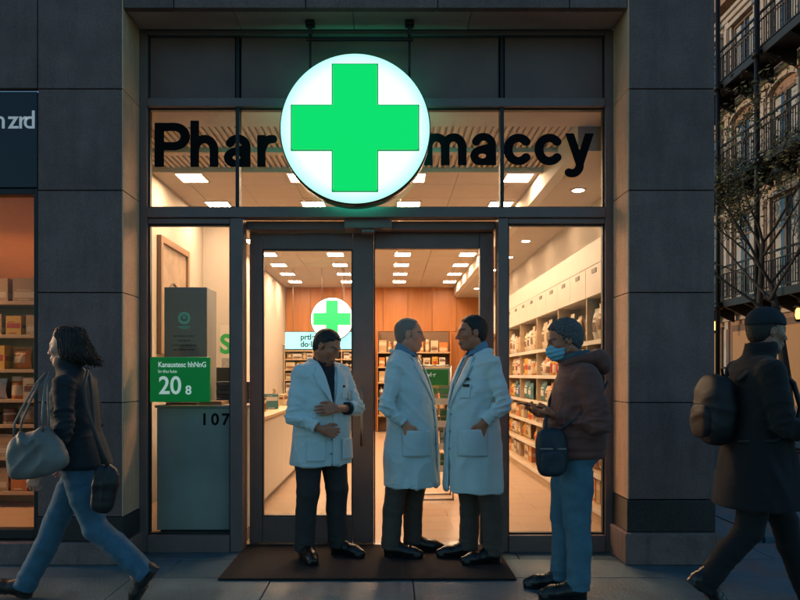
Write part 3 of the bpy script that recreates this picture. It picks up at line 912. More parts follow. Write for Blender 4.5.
def tone(c): return mat('pack_' + c, tuple(q * 0.72 for q in TONES[c]), 0.45, var=0.18, vscale=18)
def ctone(c): return {'white': 'brown', 'cream': 'brown', 'tan': 'cream', 'yellow': 'red', 'orange': 'cream', 'red': 'white', 'brown': 'cream', 'teal': 'white', 'green': 'white', 'blue': 'white', 'grey': 'cream'}[c]
GOODS = {}
def goods_mesh(kind, c, v):
    key = (kind, c, v)
    if key in GOODS: return GOODS[key]
    r = random.Random(hash((kind, v)) % 1000 if False else (len(kind) * 17 + v * 5))
    a, b = MB(), MB()
    if kind == 'box':        # unit width 1, height 1, depth 1 front at y=-0.5
        a.box(-0.5, 0.5, -0.5, 0.5, 0, 1)
        z = (0.55, 0.15, 0.35)[v % 3]
        b.box(-0.44, 0.44, -0.512, -0.502, z, z + 0.26); b.box(-0.36, 0.05 + 0.2 * (v % 2), -0.512, -0.502, z + 0.31, z + 0.35)
        b.box(-0.513, -0.502, -0.4, 0.3, z, z + 0.2); b.box(-0.30, 0.2, -0.512, -0.502, 0.05, 0.10)
        b.box(0.502, 0.513, -0.4, 0.3, z, z + 0.2)
    elif kind == 'pouch':    # pillow bag
        nx, nz = 10, 14
        for s in (-1, 1):
            vs = []
            for j in range(nz + 1):
                for i in range(nx + 1):
                    u = i / nx * 2 - 1; t = j / nz
                    th = (1 - abs(u) ** 2.5) * (sin(pi * min(1, t * 1.06 + 0.02)) ** 0.55 if 0 < t < 0.92 else 0)
                    th *= 1 - 0.16 * abs(sin(11 * u + 5 * t + v)) - 0.10 * abs(sin(17 * t - 4 * u + 2 * v))
                    w_ = 0.5 * (1 - 0.08 * sin(pi * t))
                    vs.append((u * w_ + 0.015 * sin(7 * t + v), s * (0.40 * th + 0.008) + 0.02 * sin(5 * u + v) * t, t + 0.012 * sin(6 * u + v) * t))
            fa, fb = [], []
            for j in range(nz):
                for i in range(nx):
                    q = j * (nx + 1) + i
                    lab = s < 0 and 2 <= i <= 7 and (4 <= j <= 7 or j == 9)
                    (fb if lab else fa).append((q, q + 1, q + nx + 2, q + nx + 1))
            a.add(vs, fa, True)
            if fb: b.add(vs, fb, True)
    elif kind == 'bottle':
        a.lathe([(0.40, 0), (0.46, 0.03), (0.46, 0.62), (0.40, 0.70), (0.18, 0.80), (0.17, 0.84)], n=14)
        b.lathe([(0.22, 0.842), (0.22, 0.99), (0.19, 1.0)], n=14); b.lathe([(0.466, 0.15), (0.468, 0.16), (0.468, 0.50), (0.466, 0.51)], n=14)
    else:                    # jar
        a.lathe([(0.44, 0), (0.48, 0.04), (0.48, 0.70), (0.40, 0.78)], n=14)
        b.lathe([(0.45, 0.782), (0.46, 0.80), (0.46, 0.98), (0.43, 1.0)], n=14); b.lathe([(0.486, 0.15), (0.488, 0.16), (0.488, 0.60), (0.486, 0.61)], n=14)
    me = two_tone('pack', a, tone(c), b, tone(ctone(c)))
    GOODS[key] = me
    return me
KN = {'box': 'carton', 'pouch': 'bag', 'bottle': 'bottle', 'jar': 'jar'}
def good(kind, c, x, y, z, w_, h_, d_, rz, where, group, v=0):
    o = bpy.data.objects.new({'box': 'medicine_carton', 'pouch': 'goods_bag', 'bottle': 'bottle', 'jar': 'jar'}[kind], goods_mesh(kind, c, v))
    COL.objects.link(o); o.location = (x, y, z); o.scale = (w_, d_, h_); o.rotation_euler = (0, 0, rz)
    tag(o, f'{c} {KN[kind]} {where}', KN[kind], group)
    return o

# ---- right wall unit
R = thing('wall_shelf_unit', 'long right wall shelving with white cupboards above open product shelves', 'shelving', (0, 0, 0))
RX0, RX1, RY0, RY1 = 1.93, 2.196, 0.42, 10.6
RS = [0.15, 0.44, 0.72, 0.99, 1.32, 1.65]
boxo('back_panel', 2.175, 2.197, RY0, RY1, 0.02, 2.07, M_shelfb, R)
for i, z in enumerate(RS):
    ex = 0.10 * max(0, (0.99 - z)) / 0.84
    boxo('shelf', RX0 - ex, 2.174, RY0, RY1, z - 0.028, z, M_shelfw, R, bevel=0.003)
    boxo('price_rail', RX0 - ex - 0.007, RX0 - ex - 0.001, RY0, RY1, z - 0.034, z + 0.008, M_white, R)
boxo('plinth', RX0 - 0.06, 2.17, RY0 + 0.01, RY1 - 0.01, 0.012, 0.120, M_shelfw, R)
nb = 9; bw = (RY1 - RY0) / nb
for k in range(nb + 1):
    y = RY0 + bw * k
    for z0, z1 in zip([0.121] + RS, [0.12] + [q - 0.029 for q in RS[1:]] + [2.068]):
        if z1 - z0 > 0.05: boxo('divider', RX0 + 0.004, 2.173, max(RY0, y - 0.012), min(RY1, y + 0.012), z0 + 0.001, z1, M_shelfw, R)
boxo('cupboard_carcass', RX0 + 0.012, 2.196, RY0, RY1, 2.072, 2.36, M_white, R)
boxo('header', RX0 - 0.002, 2.196, RY0, RY1, 2.363, 2.585, M_white, R, bevel=0.003)
M_lip = mat('label_holder', (0.16, 0.13, 0.10), 0.5)
for k in range(nb * 2):
    y0 = RY0 + bw / 2 * k
    dd = boxo('cupboard_door', RX0 - 0.006, RX0 + 0.010, y0 + 0.003, y0 + bw / 2 - 0.003, 2.075, 2.357, M_white, R, bevel=0.002)
    MB().box(RX0 - 0.012, RX0 - 0.0065, y0 + bw / 4 - 0.07, y0 + bw / 4 + 0.07, 2.285, 2.325).build('label_holder', M_lip, dd)
r = random.Random(3)
STY = {0: ('box', ['tan', 'white', 'cream', 'orange']), 1: ('pouch', ['cream', 'tan', 'brown', 'yellow', 'white']),
       2: ('box', ['cream', 'tan', 'orange', 'red', 'white', 'yellow']), 3: ('pouch', ['teal', 'yellow', 'blue', 'teal', 'cream', 'orange']),
       4: ('mix', ['orange', 'red', 'yellow', 'cream', 'orange', 'white']), 5: ('pouch', ['cream', 'white', 'cream', 'tan'])}
SHN = {0: 'bottom', 1: 'second lowest', 2: 'third lowest', 3: 'waist high', 4: 'eye level', 5: 'top'}
for si, z in enumerate(RS):
    y = RY0 + 0.05
    while y < 6.2:
        kind, cols = STY[si]
        kd = kind if kind != 'mix' else r.choice(['jar', 'pouch', 'box', 'jar', 'bottle'])
        hmax = (RS[si + 1] - 0.04 if si < 5 else 2.04) - z - 0.01
        wd = r.uniform(0.13, 0.25) if kd in ('box', 'pouch') else r.uniform(0.09, 0.13)
        if y > 3: wd *= 1.25
        bay = int((y - RY0) / bw)
        edge = RY0 + bw * (bay + 1)
        if y + wd > edge - 0.02:
            y = edge + 0.02; continue
        h = hmax * r.uniform(0.68, 0.96)
        if r.random() > 0.06:
            c = r.choice(cols)
            good(kd, c, RX0 + (0.075 if kd != 'box' else 0.085) - (0.02 if si < 3 else 0), y + wd / 2, z + 0.001, wd * (0.94 if kd != 'pouch' else 1.05), h, 0.13 if kd in ('box', 'pouch') else wd, RAD(-90 + r.uniform(-4, 4)),
                 f'on the {SHN[si]} shelf of the right wall unit, {ORD[bay]} bay in', 'goods on the right wall shelves', r.randrange(3))
        y += wd + r.uniform(0.005, 0.02)

# ---- shelving at the back, left of the niche
Bs = thing('back_shelf_unit', 'pale shelving full of small goods on the back wall behind the left door', 'shelving', (0, 0, 0))
by = BY - 0.42
BZ = [0.55, 0.92, 1.22, 1.46, 1.70, 1.90]
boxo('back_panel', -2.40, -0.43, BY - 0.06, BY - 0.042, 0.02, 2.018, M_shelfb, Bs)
for z in BZ: boxo('shelf', -2.40, -0.43, by, BY - 0.062, z - 0.03, z, M_shelfx, Bs, bevel=0.003)
for x in (-2.40, -1.74, -1.08, -0.45):
    boxo('upright', x, x + 0.02, by - 0.004, BY - 0.062, 0.02, 2.018, M_shelfx, Bs)
boxo('top_panel', -2.42, -0.43, by - 0.03, BY - 0.062, 2.02, 2.05, M_white, Bs)
r = random.Random(9)
for si, z in enumerate(BZ[:-1]):
    x = -2.36
    while x < -0.56:
        wd = r.uniform(0.12, 0.22); hm = BZ[si + 1] - z - 0.05
        if any(x < u + 0.02 and x + wd > u for u in (-1.74, -1.08)): x += 0.06; continue
        kd = r.choice(['box', 'pouch', 'box', 'jar', 'bottle'])
        c = r.choice(['cream', 'white', 'cream', 'cream', 'white', 'tan', 'yellow', 'white', 'teal'])
        w2 = wd if kd in ('box', 'pouch') else 0.11
        bay = 0 if x < -1.74 else 1 if x < -1.08 else 2
        good(kd, c, x + w2 / 2, by + 0.10, z + 0.001, w2, hm * r.uniform(0.8, 1.0), 0.13 if kd in ('box', 'pouch') else w2, 0,
             f'on the {["bottom", "second", "third", "fourth", "top"][si]} shelf of the back wall unit, {["left", "middle", "right"][bay]} bay', 'goods on the back wall shelves', r.randrange(3))
        x += w2 + r.uniform(0.002, 0.010)
# ---- niche shelving seen through the open doorway
Ns = thing('niche_shelf_unit', 'dark recessed shelves in the amber wood wall behind the open doorway', 'shelving', (0, 0, 0))
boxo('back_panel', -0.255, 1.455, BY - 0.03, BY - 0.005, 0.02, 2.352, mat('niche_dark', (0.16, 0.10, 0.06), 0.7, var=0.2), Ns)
NZ = [0.40, 0.80, 1.16, 1.52, 1.86]
for z in NZ: boxo('shelf', -0.25, 1.45, by, BY - 0.032, z - 0.03, z, M_shelfx, Ns, bevel=0.003)
for x in (-0.255, 0.60, 1.433): boxo('upright', x, x + 0.02, by - 0.004, BY - 0.032, 0.02, 2.352, M_orange, Ns)
for si, z in enumerate(NZ):
    x = -0.21
    while x < 1.30:
        wd = r.uniform(0.12, 0.2); hm = (NZ[si + 1] - 0.03 if si < 4 else 2.2) - z - 0.03
        if x < 0.64 and x + wd > 0.59: x += 0.05; continue
        kd = r.choice(['pouch', 'box', 'jar', 'bottle', 'box']); w2 = wd if kd in ('box', 'pouch') else 0.11
        c = r.choice(['tan', 'cream', 'yellow', 'white', 'orange', 'cream', 'tan'])
        good(kd, c, x + w2 / 2, by + 0.10, z + 0.001, w2, hm * r.uniform(0.72, 1.0), 0.13 if kd in ('box', 'pouch') else w2, 0,
             f'on the {ORD[4 - si]} shelf from the top of the doorway niche, {"left" if x < 0.6 else "right"} half', 'goods on the niche shelves', r.randrange(3))
        x += w2 + r.uniform(0.01, 0.04)

# ---- inside sign and lit panel
q = P(332, 319, 13.4)
S2 = thing('inner_round_sign', 'smaller round white sign with green cross hanging inside above the shelves', 'sign', (q.x, q.y, q.z))
IR = 0.41
MB().lathe([(IR - 0.012, 0.0), (IR, 0.008), (IR, 0.06), (IR - 0.02, 0.064)], n=64, axis='Y').build('sign_face', mat('lit_white_inner', (0.6, 0.6, 0.6), 0.4, emit=(0.80, 1.0, 0.92), estr=1.0), S2)
MB().lathe([(IR - 0.004, 0.012), (IR + 0.012, 0.014), (IR + 0.012, 0.058), (IR - 0.004, 0.060)], n=64, axis='Y').build('rim', M_rim, S2)
cross(MB(), 0.36, 0.115, -0.016, -0.001).build('cross', M_green, S2, bevel=0.008)
mb = MB()
for dx in (-0.2, 0.2): mb.tube([(dx, 0.03, 0.36), (dx, 0.03, CZ - q.z - 0.002)], 0.006, 8)
mb.build('hanger_rod', M_frame, S2)
p0, p1 = P(285, 349, 13.5), P(354, 332, 13.5)
LP = thing('lit_panel', 'long lit cyan panel with dark writing below the inner cross sign', 'sign', (0, 0, 0))
boxo('panel_face', p0.x, p1.x, p0.y, p0.y + 0.06, p0.z, p1.z, M_screen, LP, bevel=0.006)
mb = MB(); mb.box(p0.x - 0.012, p1.x + 0.012, p0.y + 0.012, p0.y + 0.075, p0.z - 0.012, p0.z - 0.001); mb.box(p0.x - 0.012, p1.x + 0.012, p0.y + 0.012, p0.y + 0.075, p1.z + 0.001, p1.z + 0.012)
mb.build('panel_frame', M_frame2, LP)
mb = MB()
for x in (p0.x + 0.15, p1.x - 0.2): mb.tube([(x, p0.y + 0.045, p1.z + 0.01), (x, p0.y + 0.045, CZ - 0.002)], 0.006, 8)
mb.build('hanger_rod', M_frame, LP)
text('lettering', "prtl\u00b7yn'", 0.15, (p0.x + 0.30, p0.y - 0.004, p0.z + 0.185), M_stext, LP, ext=0.001, off=0.004)
text('lettering', 'do\u00b7li.Du', 0.15, (p0.x + 0.30, p0.y - 0.004, p0.z + 0.045), M_stext, LP, ext=0.001, off=0.004)

# ---- counter along the left
Ct = thing('service_counter', 'long white service counter inside the left door', 'counter', (0, 0, 0))
mb = MB()
for k in range(4): mb.box(-2.0, -1.23, 0.98 + 0.92 * k + 0.002, 0.98 + 0.92 * (k + 1) - 0.002, 0.09, 0.885)
mb.build('counter_body', M_white, Ct, bevel=0.004)
boxo('counter_top', -2.02, -1.205, 0.965, 4.67, 0.888, 0.922, M_shelfw, Ct, bevel=0.004)
boxo('kickboard', -1.98, -1.27, 1.0, 4.62, 0.012, 0.088, M_lip, Ct)
for k, (kd, c, y, h) in enumerate((('bottle', 'white', 2.2, 0.22), ('jar', 'cream', 2.6, 0.16), ('box', 'teal', 3.1, 0.18), ('bottle', 'tan', 3.5, 0.24), ('box', 'cream', 4.1, 0.15))):
    good(kd, c, -1.42, y, 0.923, 0.11 if kd != 'box' else 0.18, h, 0.11, RAD(20 * k), 'standing on the white service counter', 'goods on the service counter')

# ---- leaflet rack in the doorway
rk = P(433, 0, 7.5)
Rk = thing('leaflet_rack', 'wire leaflet rack with a green poster between the two standing pharmacists', 'rack', (rk.x, rk.y, 0.011))
RW = 0.20
mb = MB()
for x in (-RW, RW):
    mb.tube([(x, 0.12, 0.0), (x, 0.06, 1.42)], 0.009, 8); mb.tube([(x, -0.20, 0.0), (x, -0.10, 0.20), (x, 0.10, 0.24)], 0.009, 8)
mb.tube([(-RW, 0.06, 1.42), (RW, 0.06, 1.42)], 0.009, 8); mb.tube([(-RW, 0.12, 0.01), (RW, 0.12, 0.01)], 0.009, 8); mb.tube([(-RW, -0.20, 0.01), (RW, -0.20, 0.01)], 0.009, 8)
mb.build('wire_frame', M_steel, Rk)
TZ = [0.28, 0.52, 0.76, 1.0]
for z in TZ:
    mb = MB(); mb.box(-RW, RW, -0.10 + 0.03, 0.07, z, z + 0.008); mb.box(-RW, RW, -0.08, -0.072, z, z + 0.07)
    mb.build('tier', M_lframe, Rk)
pb = boxo('poster_board', -RW + 0.01, RW - 0.01, 0.028, 0.040, 1.12, 1.40, M_white, Rk)
mb = MB(); mb.box(-RW + 0.03, RW - 0.03, 0.024, 0.0275, 1.15, 1.38); mb.build('poster_green', mat('poster_leaf_green', (0.02, 0.22, 0.05), 0.5, var=0.3, vscale=9), pb)
text('lettering', "fn yl\u00b7r", 0.07, (-0.13, 0.022, 1.30), M_wtext, pb, ext=0.001)
boxo('poster_band', -RW + 0.03, RW - 0.03, 0.0225, 0.0238, 1.17, 1.21, mat('poster_lime', (0.3, 0.42, 0.08), 0.5), pb)
for i, z in enumerate(TZ):
    for j in range(3):
        c = [['white', 'grey', 'cream'], ['green', 'white', 'green'], ['grey', 'white', 'tan'], ['white', 'tan', 'grey']][i][j]
        mb1, mb2 = MB(), MB()
        mb1.box(-0.055, 0.055, -0.012, 0.012, 0, 0.19); mb2.box(-0.045, 0.045, -0.0145, -0.0125, 0.11, 0.17); mb2.box(-0.045, 0.02, -0.0145, -0.0125, 0.05, 0.09)
        me = two_tone('leaflet_stack', mb1, tone(c), mb2, tone('green' if c in ('white', 'grey', 'cream', 'tan') else 'white'))
        o = link('leaflet_stack', me, None, (rk.x - 0.128 + 0.128 * j, rk.y - 0.03, 0.011 + z + 0.010), rot=(RAD(-12), 0, 0))
        tag(o, f'{c} leaflet stack on the {["bottom", "second", "third", "top"][i]} tier of the doorway rack, {["left", "middle", "right"][j]}', 'leaflets', 'leaflet stacks in the rack')

# ------------------------------------------------------------------ neighbouring shop on the left
NB = thing('neighbouring_shop', 'neighbouring shop with dark sign and orange lit window at the left edge', 'building', (0, 0, 0))
nx1 = -2.475
boxo('sign_panel', -7.4, nx1 - 0.006, FR + 0.02, FR + 0.10, 2.655, 3.335, mat('navy_sign', (0.010, 0.016, 0.026), 0.35, var=0.1), NB, bevel=0.004)
xx = P(36.5, 0, 4.93).x
me_w = text_mesh('nzrd', 0.335, 0.003, 0.0, 'RIGHT'); bpy.data.meshes.remove(me_w)
tl = thing('sign_lettering', 'x', 'x'); tl.parent = NB
del tl['label'], tl['category']
M_dl = mat('dim_white_letter', (0.55, 0.58, 0.6), 0.5, emit=(0.45, 0.5, 0.55), estr=0.35)
for ch, px in (('n', -6.5), ('z', 8.2), ('r', 18.0), ('d', 23.2)):
    p_ = P(px, 128.5, 4.9)
    text('letter', ch, 0.182, (p_.x, FR + 0.016, p_.z), M_dl, tl, ext=0.002, off=0.001)
mb = MB(); mb.box(nx1 - 0.035, nx1 - 0.004, FR + 0.03, FR + 0.12, 0.17, 2.652); mb.box(-7.4, nx1 - 0.037, FR + 0.03, FR + 0.12, 0.17, 0.235); mb.box(-7.4, nx1 - 0.037, FR + 0.03, FR + 0.12, 2.61, 2.652)
mb.build('window_frame', M_frame2, NB, bevel=0.003)
MB().quad((-7.4, FR + 0.08, 0.24), (nx1 - 0.037, FR + 0.08, 0.24), (nx1 - 0.037, FR + 0.08, 2.606), (-7.4, FR + 0.08, 2.606)).build('window_pane', M_glass, NB)
M_ow = wood('orange_shop_wood', (0.50, 0.24, 0.11), (0.62, 0.32, 0.15), 0.6, 0.5, 'Z')
boxo('shop_floor', -7.4, -2.52, FR + 0.13, 4.5, 0.0, 0.18, mat('pale_shop_floor', (0.62, 0.45, 0.30), 0.4, var=0.08), NB)
mb = MB()
for k in range(10): mb.box(-7.4 + 0.487 * k, -7.4 + 0.487 * (k + 1) - 0.004, 4.5, 4.55, 0.18, 2.7)
mb.build('back_wall', M_ow, NB)
mb = MB(); mb.box(-2.56, -2.505, FR + 0.13, 4.5, 0.18, 2.7); mb.build('side_wall', M_ow, NB)
boxo('ceiling', -7.4, -2.56, FR + 0.13, 4.5, 2.63, 2.70, mat('warm_ceiling', (0.78, 0.58, 0.40), 0.8, var=0.05), NB)
for k in range(2):
    o = thing('ceiling_lamp', f'warm ceiling lamp of the neighbouring shop, {ORD[k]} from the window', 'ceiling light', (-4.7, 0.3 + 1.35 * k, 2.629), group='lamps of the neighbouring shop')
    MB().box(-0.6, 0.6, -0.09, 0.09, -0.03, -0.001).build('lamp_housing', M_lframe, o, bevel=0.004)
    MB().box(-0.57, 0.57, -0.07, 0.07, -0.036, -0.031).build('diffuser', mat('amber_diffuser', (0.9, 0.7, 0.5), 0.5, emit=(1.0, 0.52, 0.24), estr=110), o)
LS = thing('display_shelf_unit', 'orange wood shelves with cartons in the neighbouring shop window', 'shelving', (0, 0, 0))
ly0, ly1 = 0.80, 1.12
LZ = [0.32, 0.62, 0.90, 1.12, 1.38, 1.68, 1.97]
boxo('back_panel', -5.6, -2.565, ly1, ly1 + 0.02, 0.18, 2.2, M_ow, LS)
for z in LZ: boxo('shelf', -5.6, -2.565, ly0, ly1 - 0.001, z - 0.03, z, M_shelfx, LS, bevel=0.003)
for x in (-5.6, -4.62, -3.60, -2.585): boxo('upright', x, x + 0.02, ly0 - 0.004, ly1 - 0.001, 0.18, 2.2, M_shelfx, LS)
r = random.Random(21)
for si, z in enumerate(LZ):
    x = -4.55
    while x < -2.72:
        wd = r.uniform(0.13, 0.24); hm = (LZ[si + 1] - 0.03 if si < 6 else 2.2) - z - 0.02
        if x < -3.57 and x + wd > -3.61: x += 0.05; continue
        kd = r.choice(['box', 'box', 'box', 'pouch', 'jar']); w2 = wd if kd != 'jar' else 0.12
        c = r.choice(['tan', 'tan', 'cream', 'orange', 'white', 'yellow'])
        hh = hm * r.uniform(0.66, 0.98)
        good(kd, c, x + w2 / 2, ly0 + 0.10, z + 0.001, w2, hh, 0.15 if kd != 'jar' else w2, RAD(r.uniform(-6, 6)),
             f'on the {["bottom", "second", "third", "fourth", "fifth", "sixth", "top"][si]} shelf of the neighbouring shop window, {"left" if x < -3.6 else "right"} bay', 'goods in the neighbouring shop window', r.randrange(3))
        x += w2 + r.uniform(0.01, 0.05)

# ------------------------------------------------------------------ old house across the side street
M_h1 = mat('old_facade', (0.44, 0.35, 0.29), 0.85, var=0.25, vscale=1.3, bump=0.2, bscale=30)
M_h2 = mat('facade_trim', (0.50, 0.41, 0.35), 0.8, var=0.2, vscale=3)
M_h3 = mat('brick_band', (0.34, 0.20, 0.14), 0.85, var=0.3, vscale=4, bump=0.2, bscale=40)
M_iron = mat('black_iron', (0.012, 0.012, 0.013), 0.5, metal=0.4)
M_win = mat('old_window_glass', (0.03, 0.035, 0.04), 0.08, spec=0.8)
M_cur = mat('curtain', (0.42, 0.40, 0.38), 0.9, var=0.2, vscale=6, stretch=(1, 8, 0.3))
M_wf = mat('old_window_frame', (0.16, 0.09, 0.06), 0.6)
H = thing('old_house', 'ornate old apartment house with iron balconies across the side street', 'house', (0, 0, 0))
HX = 11.0; HY0, HY1 = 6.0, 30.0
FL = [0.0, 3.55, 7.2, 10.1, 13.2]
for i in range(4):
    boxo('storey_wall', HX, HX + 3.0, HY0, HY1, FL[i], FL[i + 1] - 0.01, [M_h3, M_h1, M_h3, M_h1][i], H)
bayw = 2.2
for i in range(4):
    z0 = FL[i]; zt = FL[i + 1]
    # moulded courses
    mb = MB()
    mb.box(HX - 0.16, HX - 0.002, HY0, HY1, zt - 0.34, zt - 0.22); mb.box(HX - 0.09, HX - 0.002, HY0, HY1, zt - 0.50, zt - 0.345)
    mb.build('cornice', M_h2, H, bevel=0.02)
    for k in range(10):
        yc = HY0 + 1.3 + bayw * k
        mb = MB(); mb.box(HX - 0.07, HX - 0.002, yc - 1.22, yc - 0.98, z0 + 0.02, zt - 0.51); mb.box(HX - 0.11, HX - 0.0715, yc - 1.19, yc - 1.01, z0 + 0.25, zt - 0.75)
        mb.build('pilaster', M_h2, H, bevel=0.01)
        w0, w1 = yc - 0.55, yc + 0.55
        h0, h1 = (z0 + 0.12, zt - 0.95)
        if i == 0:
            wf = boxo('shopfront', HX - 0.05, HX - 0.002, w0 - 0.25, w1 + 0.25, 0.1, 2.9, M_wf, H)
            boxo('shopfront_glow', HX - 0.056, HX - 0.0505, w0 - 0.15, w1 + 0.15, 0.5, 2.7, mat('warm_shop_glow', (0.3, 0.15, 0.06), 0.4, emit=(1.0, 0.38, 0.10), estr=0.10, var=0.0), wf)
            continue
        wf = MB()
        wf.box(HX - 0.05, HX - 0.002, w0 - 0.09, w0, h0, h1); wf.box(HX - 0.05, HX - 0.002, w1, w1 + 0.09, h0, h1)
        wf.box(HX - 0.05, HX - 0.002, w0 - 0.09, w1 + 0.09, h1 + 0.002, h1 + 0.09); wf.box(HX - 0.045, HX - 0.002, yc - 0.04, yc + 0.04, h0, h1)
        wf.box(HX - 0.045, HX - 0.002, w0, yc - 0.042, h1 - 0.62, h1 - 0.56); wf.box(HX - 0.045, HX - 0.002, yc + 0.042, w1, h1 - 0.62, h1 - 0.56)
        wo = wf.build('window', M_wf, H)
        boxo('window_pane', HX - 0.020, HX - 0.004, w0 + 0.001, w1 - 0.001, h0, h1 - 0.001, M_win, wo)
        mb = MB(); mb.box(HX - 0.024, HX - 0.0205, w0 + 0.02, w0 + 0.30, h0 + 0.03, h1 - 0.03); mb.box(HX - 0.024, HX - 0.0205, w1 - 0.30, w1 - 0.02, h0 + 0.03, h1 - 0.03)
        mb.build('curtain', M_cur, wo)
        mb = MB()
        mb.box(HX - 0.13, HX - 0.002, w0 - 0.22, w0 - 0.10, h0, h1 + 0.1); mb.box(HX - 0.13, HX - 0.002, w1 + 0.10, w1 + 0.22, h0, h1 + 0.1)
        if i == 2:
            pts = [(yc + 0.74 * cos(RAD(a_)), h1 + 0.10 + 0.30 * sin(RAD(a_))) for a_ in range(0, 181, 15)]
            for (ya, za), (yb, zb) in zip(pts[:-1], pts[1:]):
                mb.add([(x, y, z) for x in (HX - 0.15, HX - 0.002) for y, z in ((ya, za), (yb, zb), (yb, zb + 0.11), (ya, za + 0.11))],
                       [(0, 1, 2, 3), (7, 6, 5, 4), (0, 4, 5, 1), (1, 5, 6, 2), (2, 6, 7, 3), (3, 7, 4, 0)])
        else:
            mb.box(HX - 0.20, HX - 0.002, w0 - 0.30, w1 + 0.30, h1 + 0.102, h1 + 0.24)
        mb.build('window_surround', M_h2, H, bevel=0.01)
BX = HX - 0.95
for i in (1, 2, 3):
    z0 = FL[i] - 0.02
    bal = MB(); bal.box(BX - 0.02, HX - 0.165, HY0, HY1, z0 - 0.12, z0); bal.box(BX - 0.06, BX - 0.022, HY0, HY1, z0 - 0.18, z0 + 0.03)
    k = 0
    while HY0 + 0.6 + 1.1 * k < HY1:
        yb = HY0 + 0.6 + 1.1 * k; k += 1
        bal.add([(HX - 0.17, yb - 0.05, z0 - 0.122), (BX, yb - 0.05, z0 - 0.122), (BX, yb - 0.05, z0 - 0.2), (HX - 0.17, yb - 0.05, z0 - 0.55),
                 (HX - 0.17, yb + 0.05, z0 - 0.122), (BX, yb + 0.05, z0 - 0.122), (BX, yb + 0.05, z0 - 0.2), (HX - 0.17, yb + 0.05, z0 - 0.55)],
                [(0, 1, 2, 3), (7, 6, 5, 4), (0, 4, 5, 1), (1, 5, 6, 2), (2, 6, 7, 3), (3, 7, 4, 0)])
    bo = bal.build('balcony', M_iron, H)
    rl = MB()
    rl.box(BX - 0.03, BX + 0.03, HY0, HY1, z0 + 1.0, z0 + 1.05); rl.box(BX - 0.02, BX + 0.02, HY0, HY1, z0 + 0.10, z0 + 0.13); rl.box(BX - 0.02, BX + 0.02, HY0, HY1, z0 + 0.80, z0 + 0.83)
    y = HY0 + 0.06; j = 0
    while y < HY1:
        rl.box(BX - 0.010, BX + 0.010, y - 0.010, y + 0.010, z0 + 0.131, z0 + 0.799)
        if j % 3 == 1 and y < 24:
            c_ = [(BX, y + 0.055 + 0.05 * cos(t_ * pi / 5), z0 + 0.45 + 0.16 * sin(t_ * pi / 5)) for t_ in range(11)]
            rl.tube(c_, 0.008, 4, caps=False); c_ = [(BX, y + 0.055 + 0.045 * cos(t_ * pi / 4), z0 + 0.915 + 0.06 * sin(t_ * pi / 4)) for t_ in range(9)]
            rl.tube(c_, 0.008, 4, caps=False)
        y += 0.11; j += 1
    rl.build('railing', M_iron, bo)
for k in range(8):
    y = 16.4 - EYE_D + 2.2 * k - 4.4 + 2.2
    mb = MB(); mb.tube([(BX - 0.15, y, -0.1), (BX - 0.15, y, 13.2)], 0.068, 12)
    for z in (0.0, 3.3, 6.95, 9.85): mb.lathe([(0.13, z), (0.13, z + 0.12), (0.09, z + 0.2)], (BX - 0.15, y, 0), 12)
    mb.build('iron_column', M_iron, H)
boxo('roof', HX - 0.3, HX + 3.2, HY0 - 0.1, HY1 + 0.1, 13.2, 13.6, M_h3, H)
# lanterns
M_lamp = mat('lantern_glow', (0.8, 0.5, 0.2), 0.4, emit=(1.0, 0.38, 0.08), estr=5)
for k in range(6):
    y = 12.2 + 2.2 * k
    o = thing('wall_lantern', f'glowing iron lantern under the first balcony of the old house, {ORD[k]} from the near end', 'lantern', (BX + 0.25, y, 2.72), group='lanterns on the old house')
    mb = MB(); mb.lathe([(0.02, 0.42), (0.11, 0.34), (0.12, 0.31)], n=8); mb.lathe([(0.08, 0.0), (0.09, -0.02), (0.02, -0.06)], n=8); mb.tube([(0, 0, 0.42), (0, 0, 0.68)], 0.012, 6)
    for q_ in range(4): mb.tube([(0.085 * cos(q_ * pi / 2), 0.085 * sin(q_ * pi / 2), 0.0), (0.11 * cos(q_ * pi / 2), 0.11 * sin(q_ * pi / 2), 0.32)], 0.007, 4)
    mb.build('lantern_cage', M_iron, o)
    MB().lathe([(0.045, 0.02), (0.07, 0.10), (0.06, 0.24), (0.03, 0.29)], n=10).build('lantern_glass', M_lamp, o)

# ------------------------------------------------------------------ street trees on the far pavement
M_bark = mat('tree_bark', (0.045, 0.032, 0.024), 0.9, var=0.3, vscale=10, bump=0.5, bscale=40)
M_leaf = mat('dusk_leaf', (0.12, 0.10, 0.03), 0.7, island=0.55)
def branch(mb, p, d, ln, r0, depth, tips, rr):
    pts = [p]; rs = [r0]; q = Vector(p); dv = Vector(d).normalized()
    n = 5
    for i in range(n):
        dv = (dv + Vector((rr.uniform(-1, 1), rr.uniform(-1, 1), rr.uniform(-0.5, 0.8))) * 0.20).normalized()
        q = q + dv * ln / n; pts.append(q.copy()); rs.append(r0 * (1 - 0.55 * (i + 1) / n))
        if depth < 4 and i >= 1 and rr.random() < 0.75:
            sd_ = (dv + Vector((rr.uniform(-1, 1), rr.uniform(-1, 1), rr.uniform(-0.2, 0.9)))).normalized()
            branch(mb, q.copy(), sd_, ln * rr.uniform(0.45, 0.7), rs[-1] * 0.65, depth + 1, tips, rr)
    mb.tube(pts, rs, 7 if depth < 2 else 4, caps=False)
    if depth >= 2: tips.extend(pts[2:])
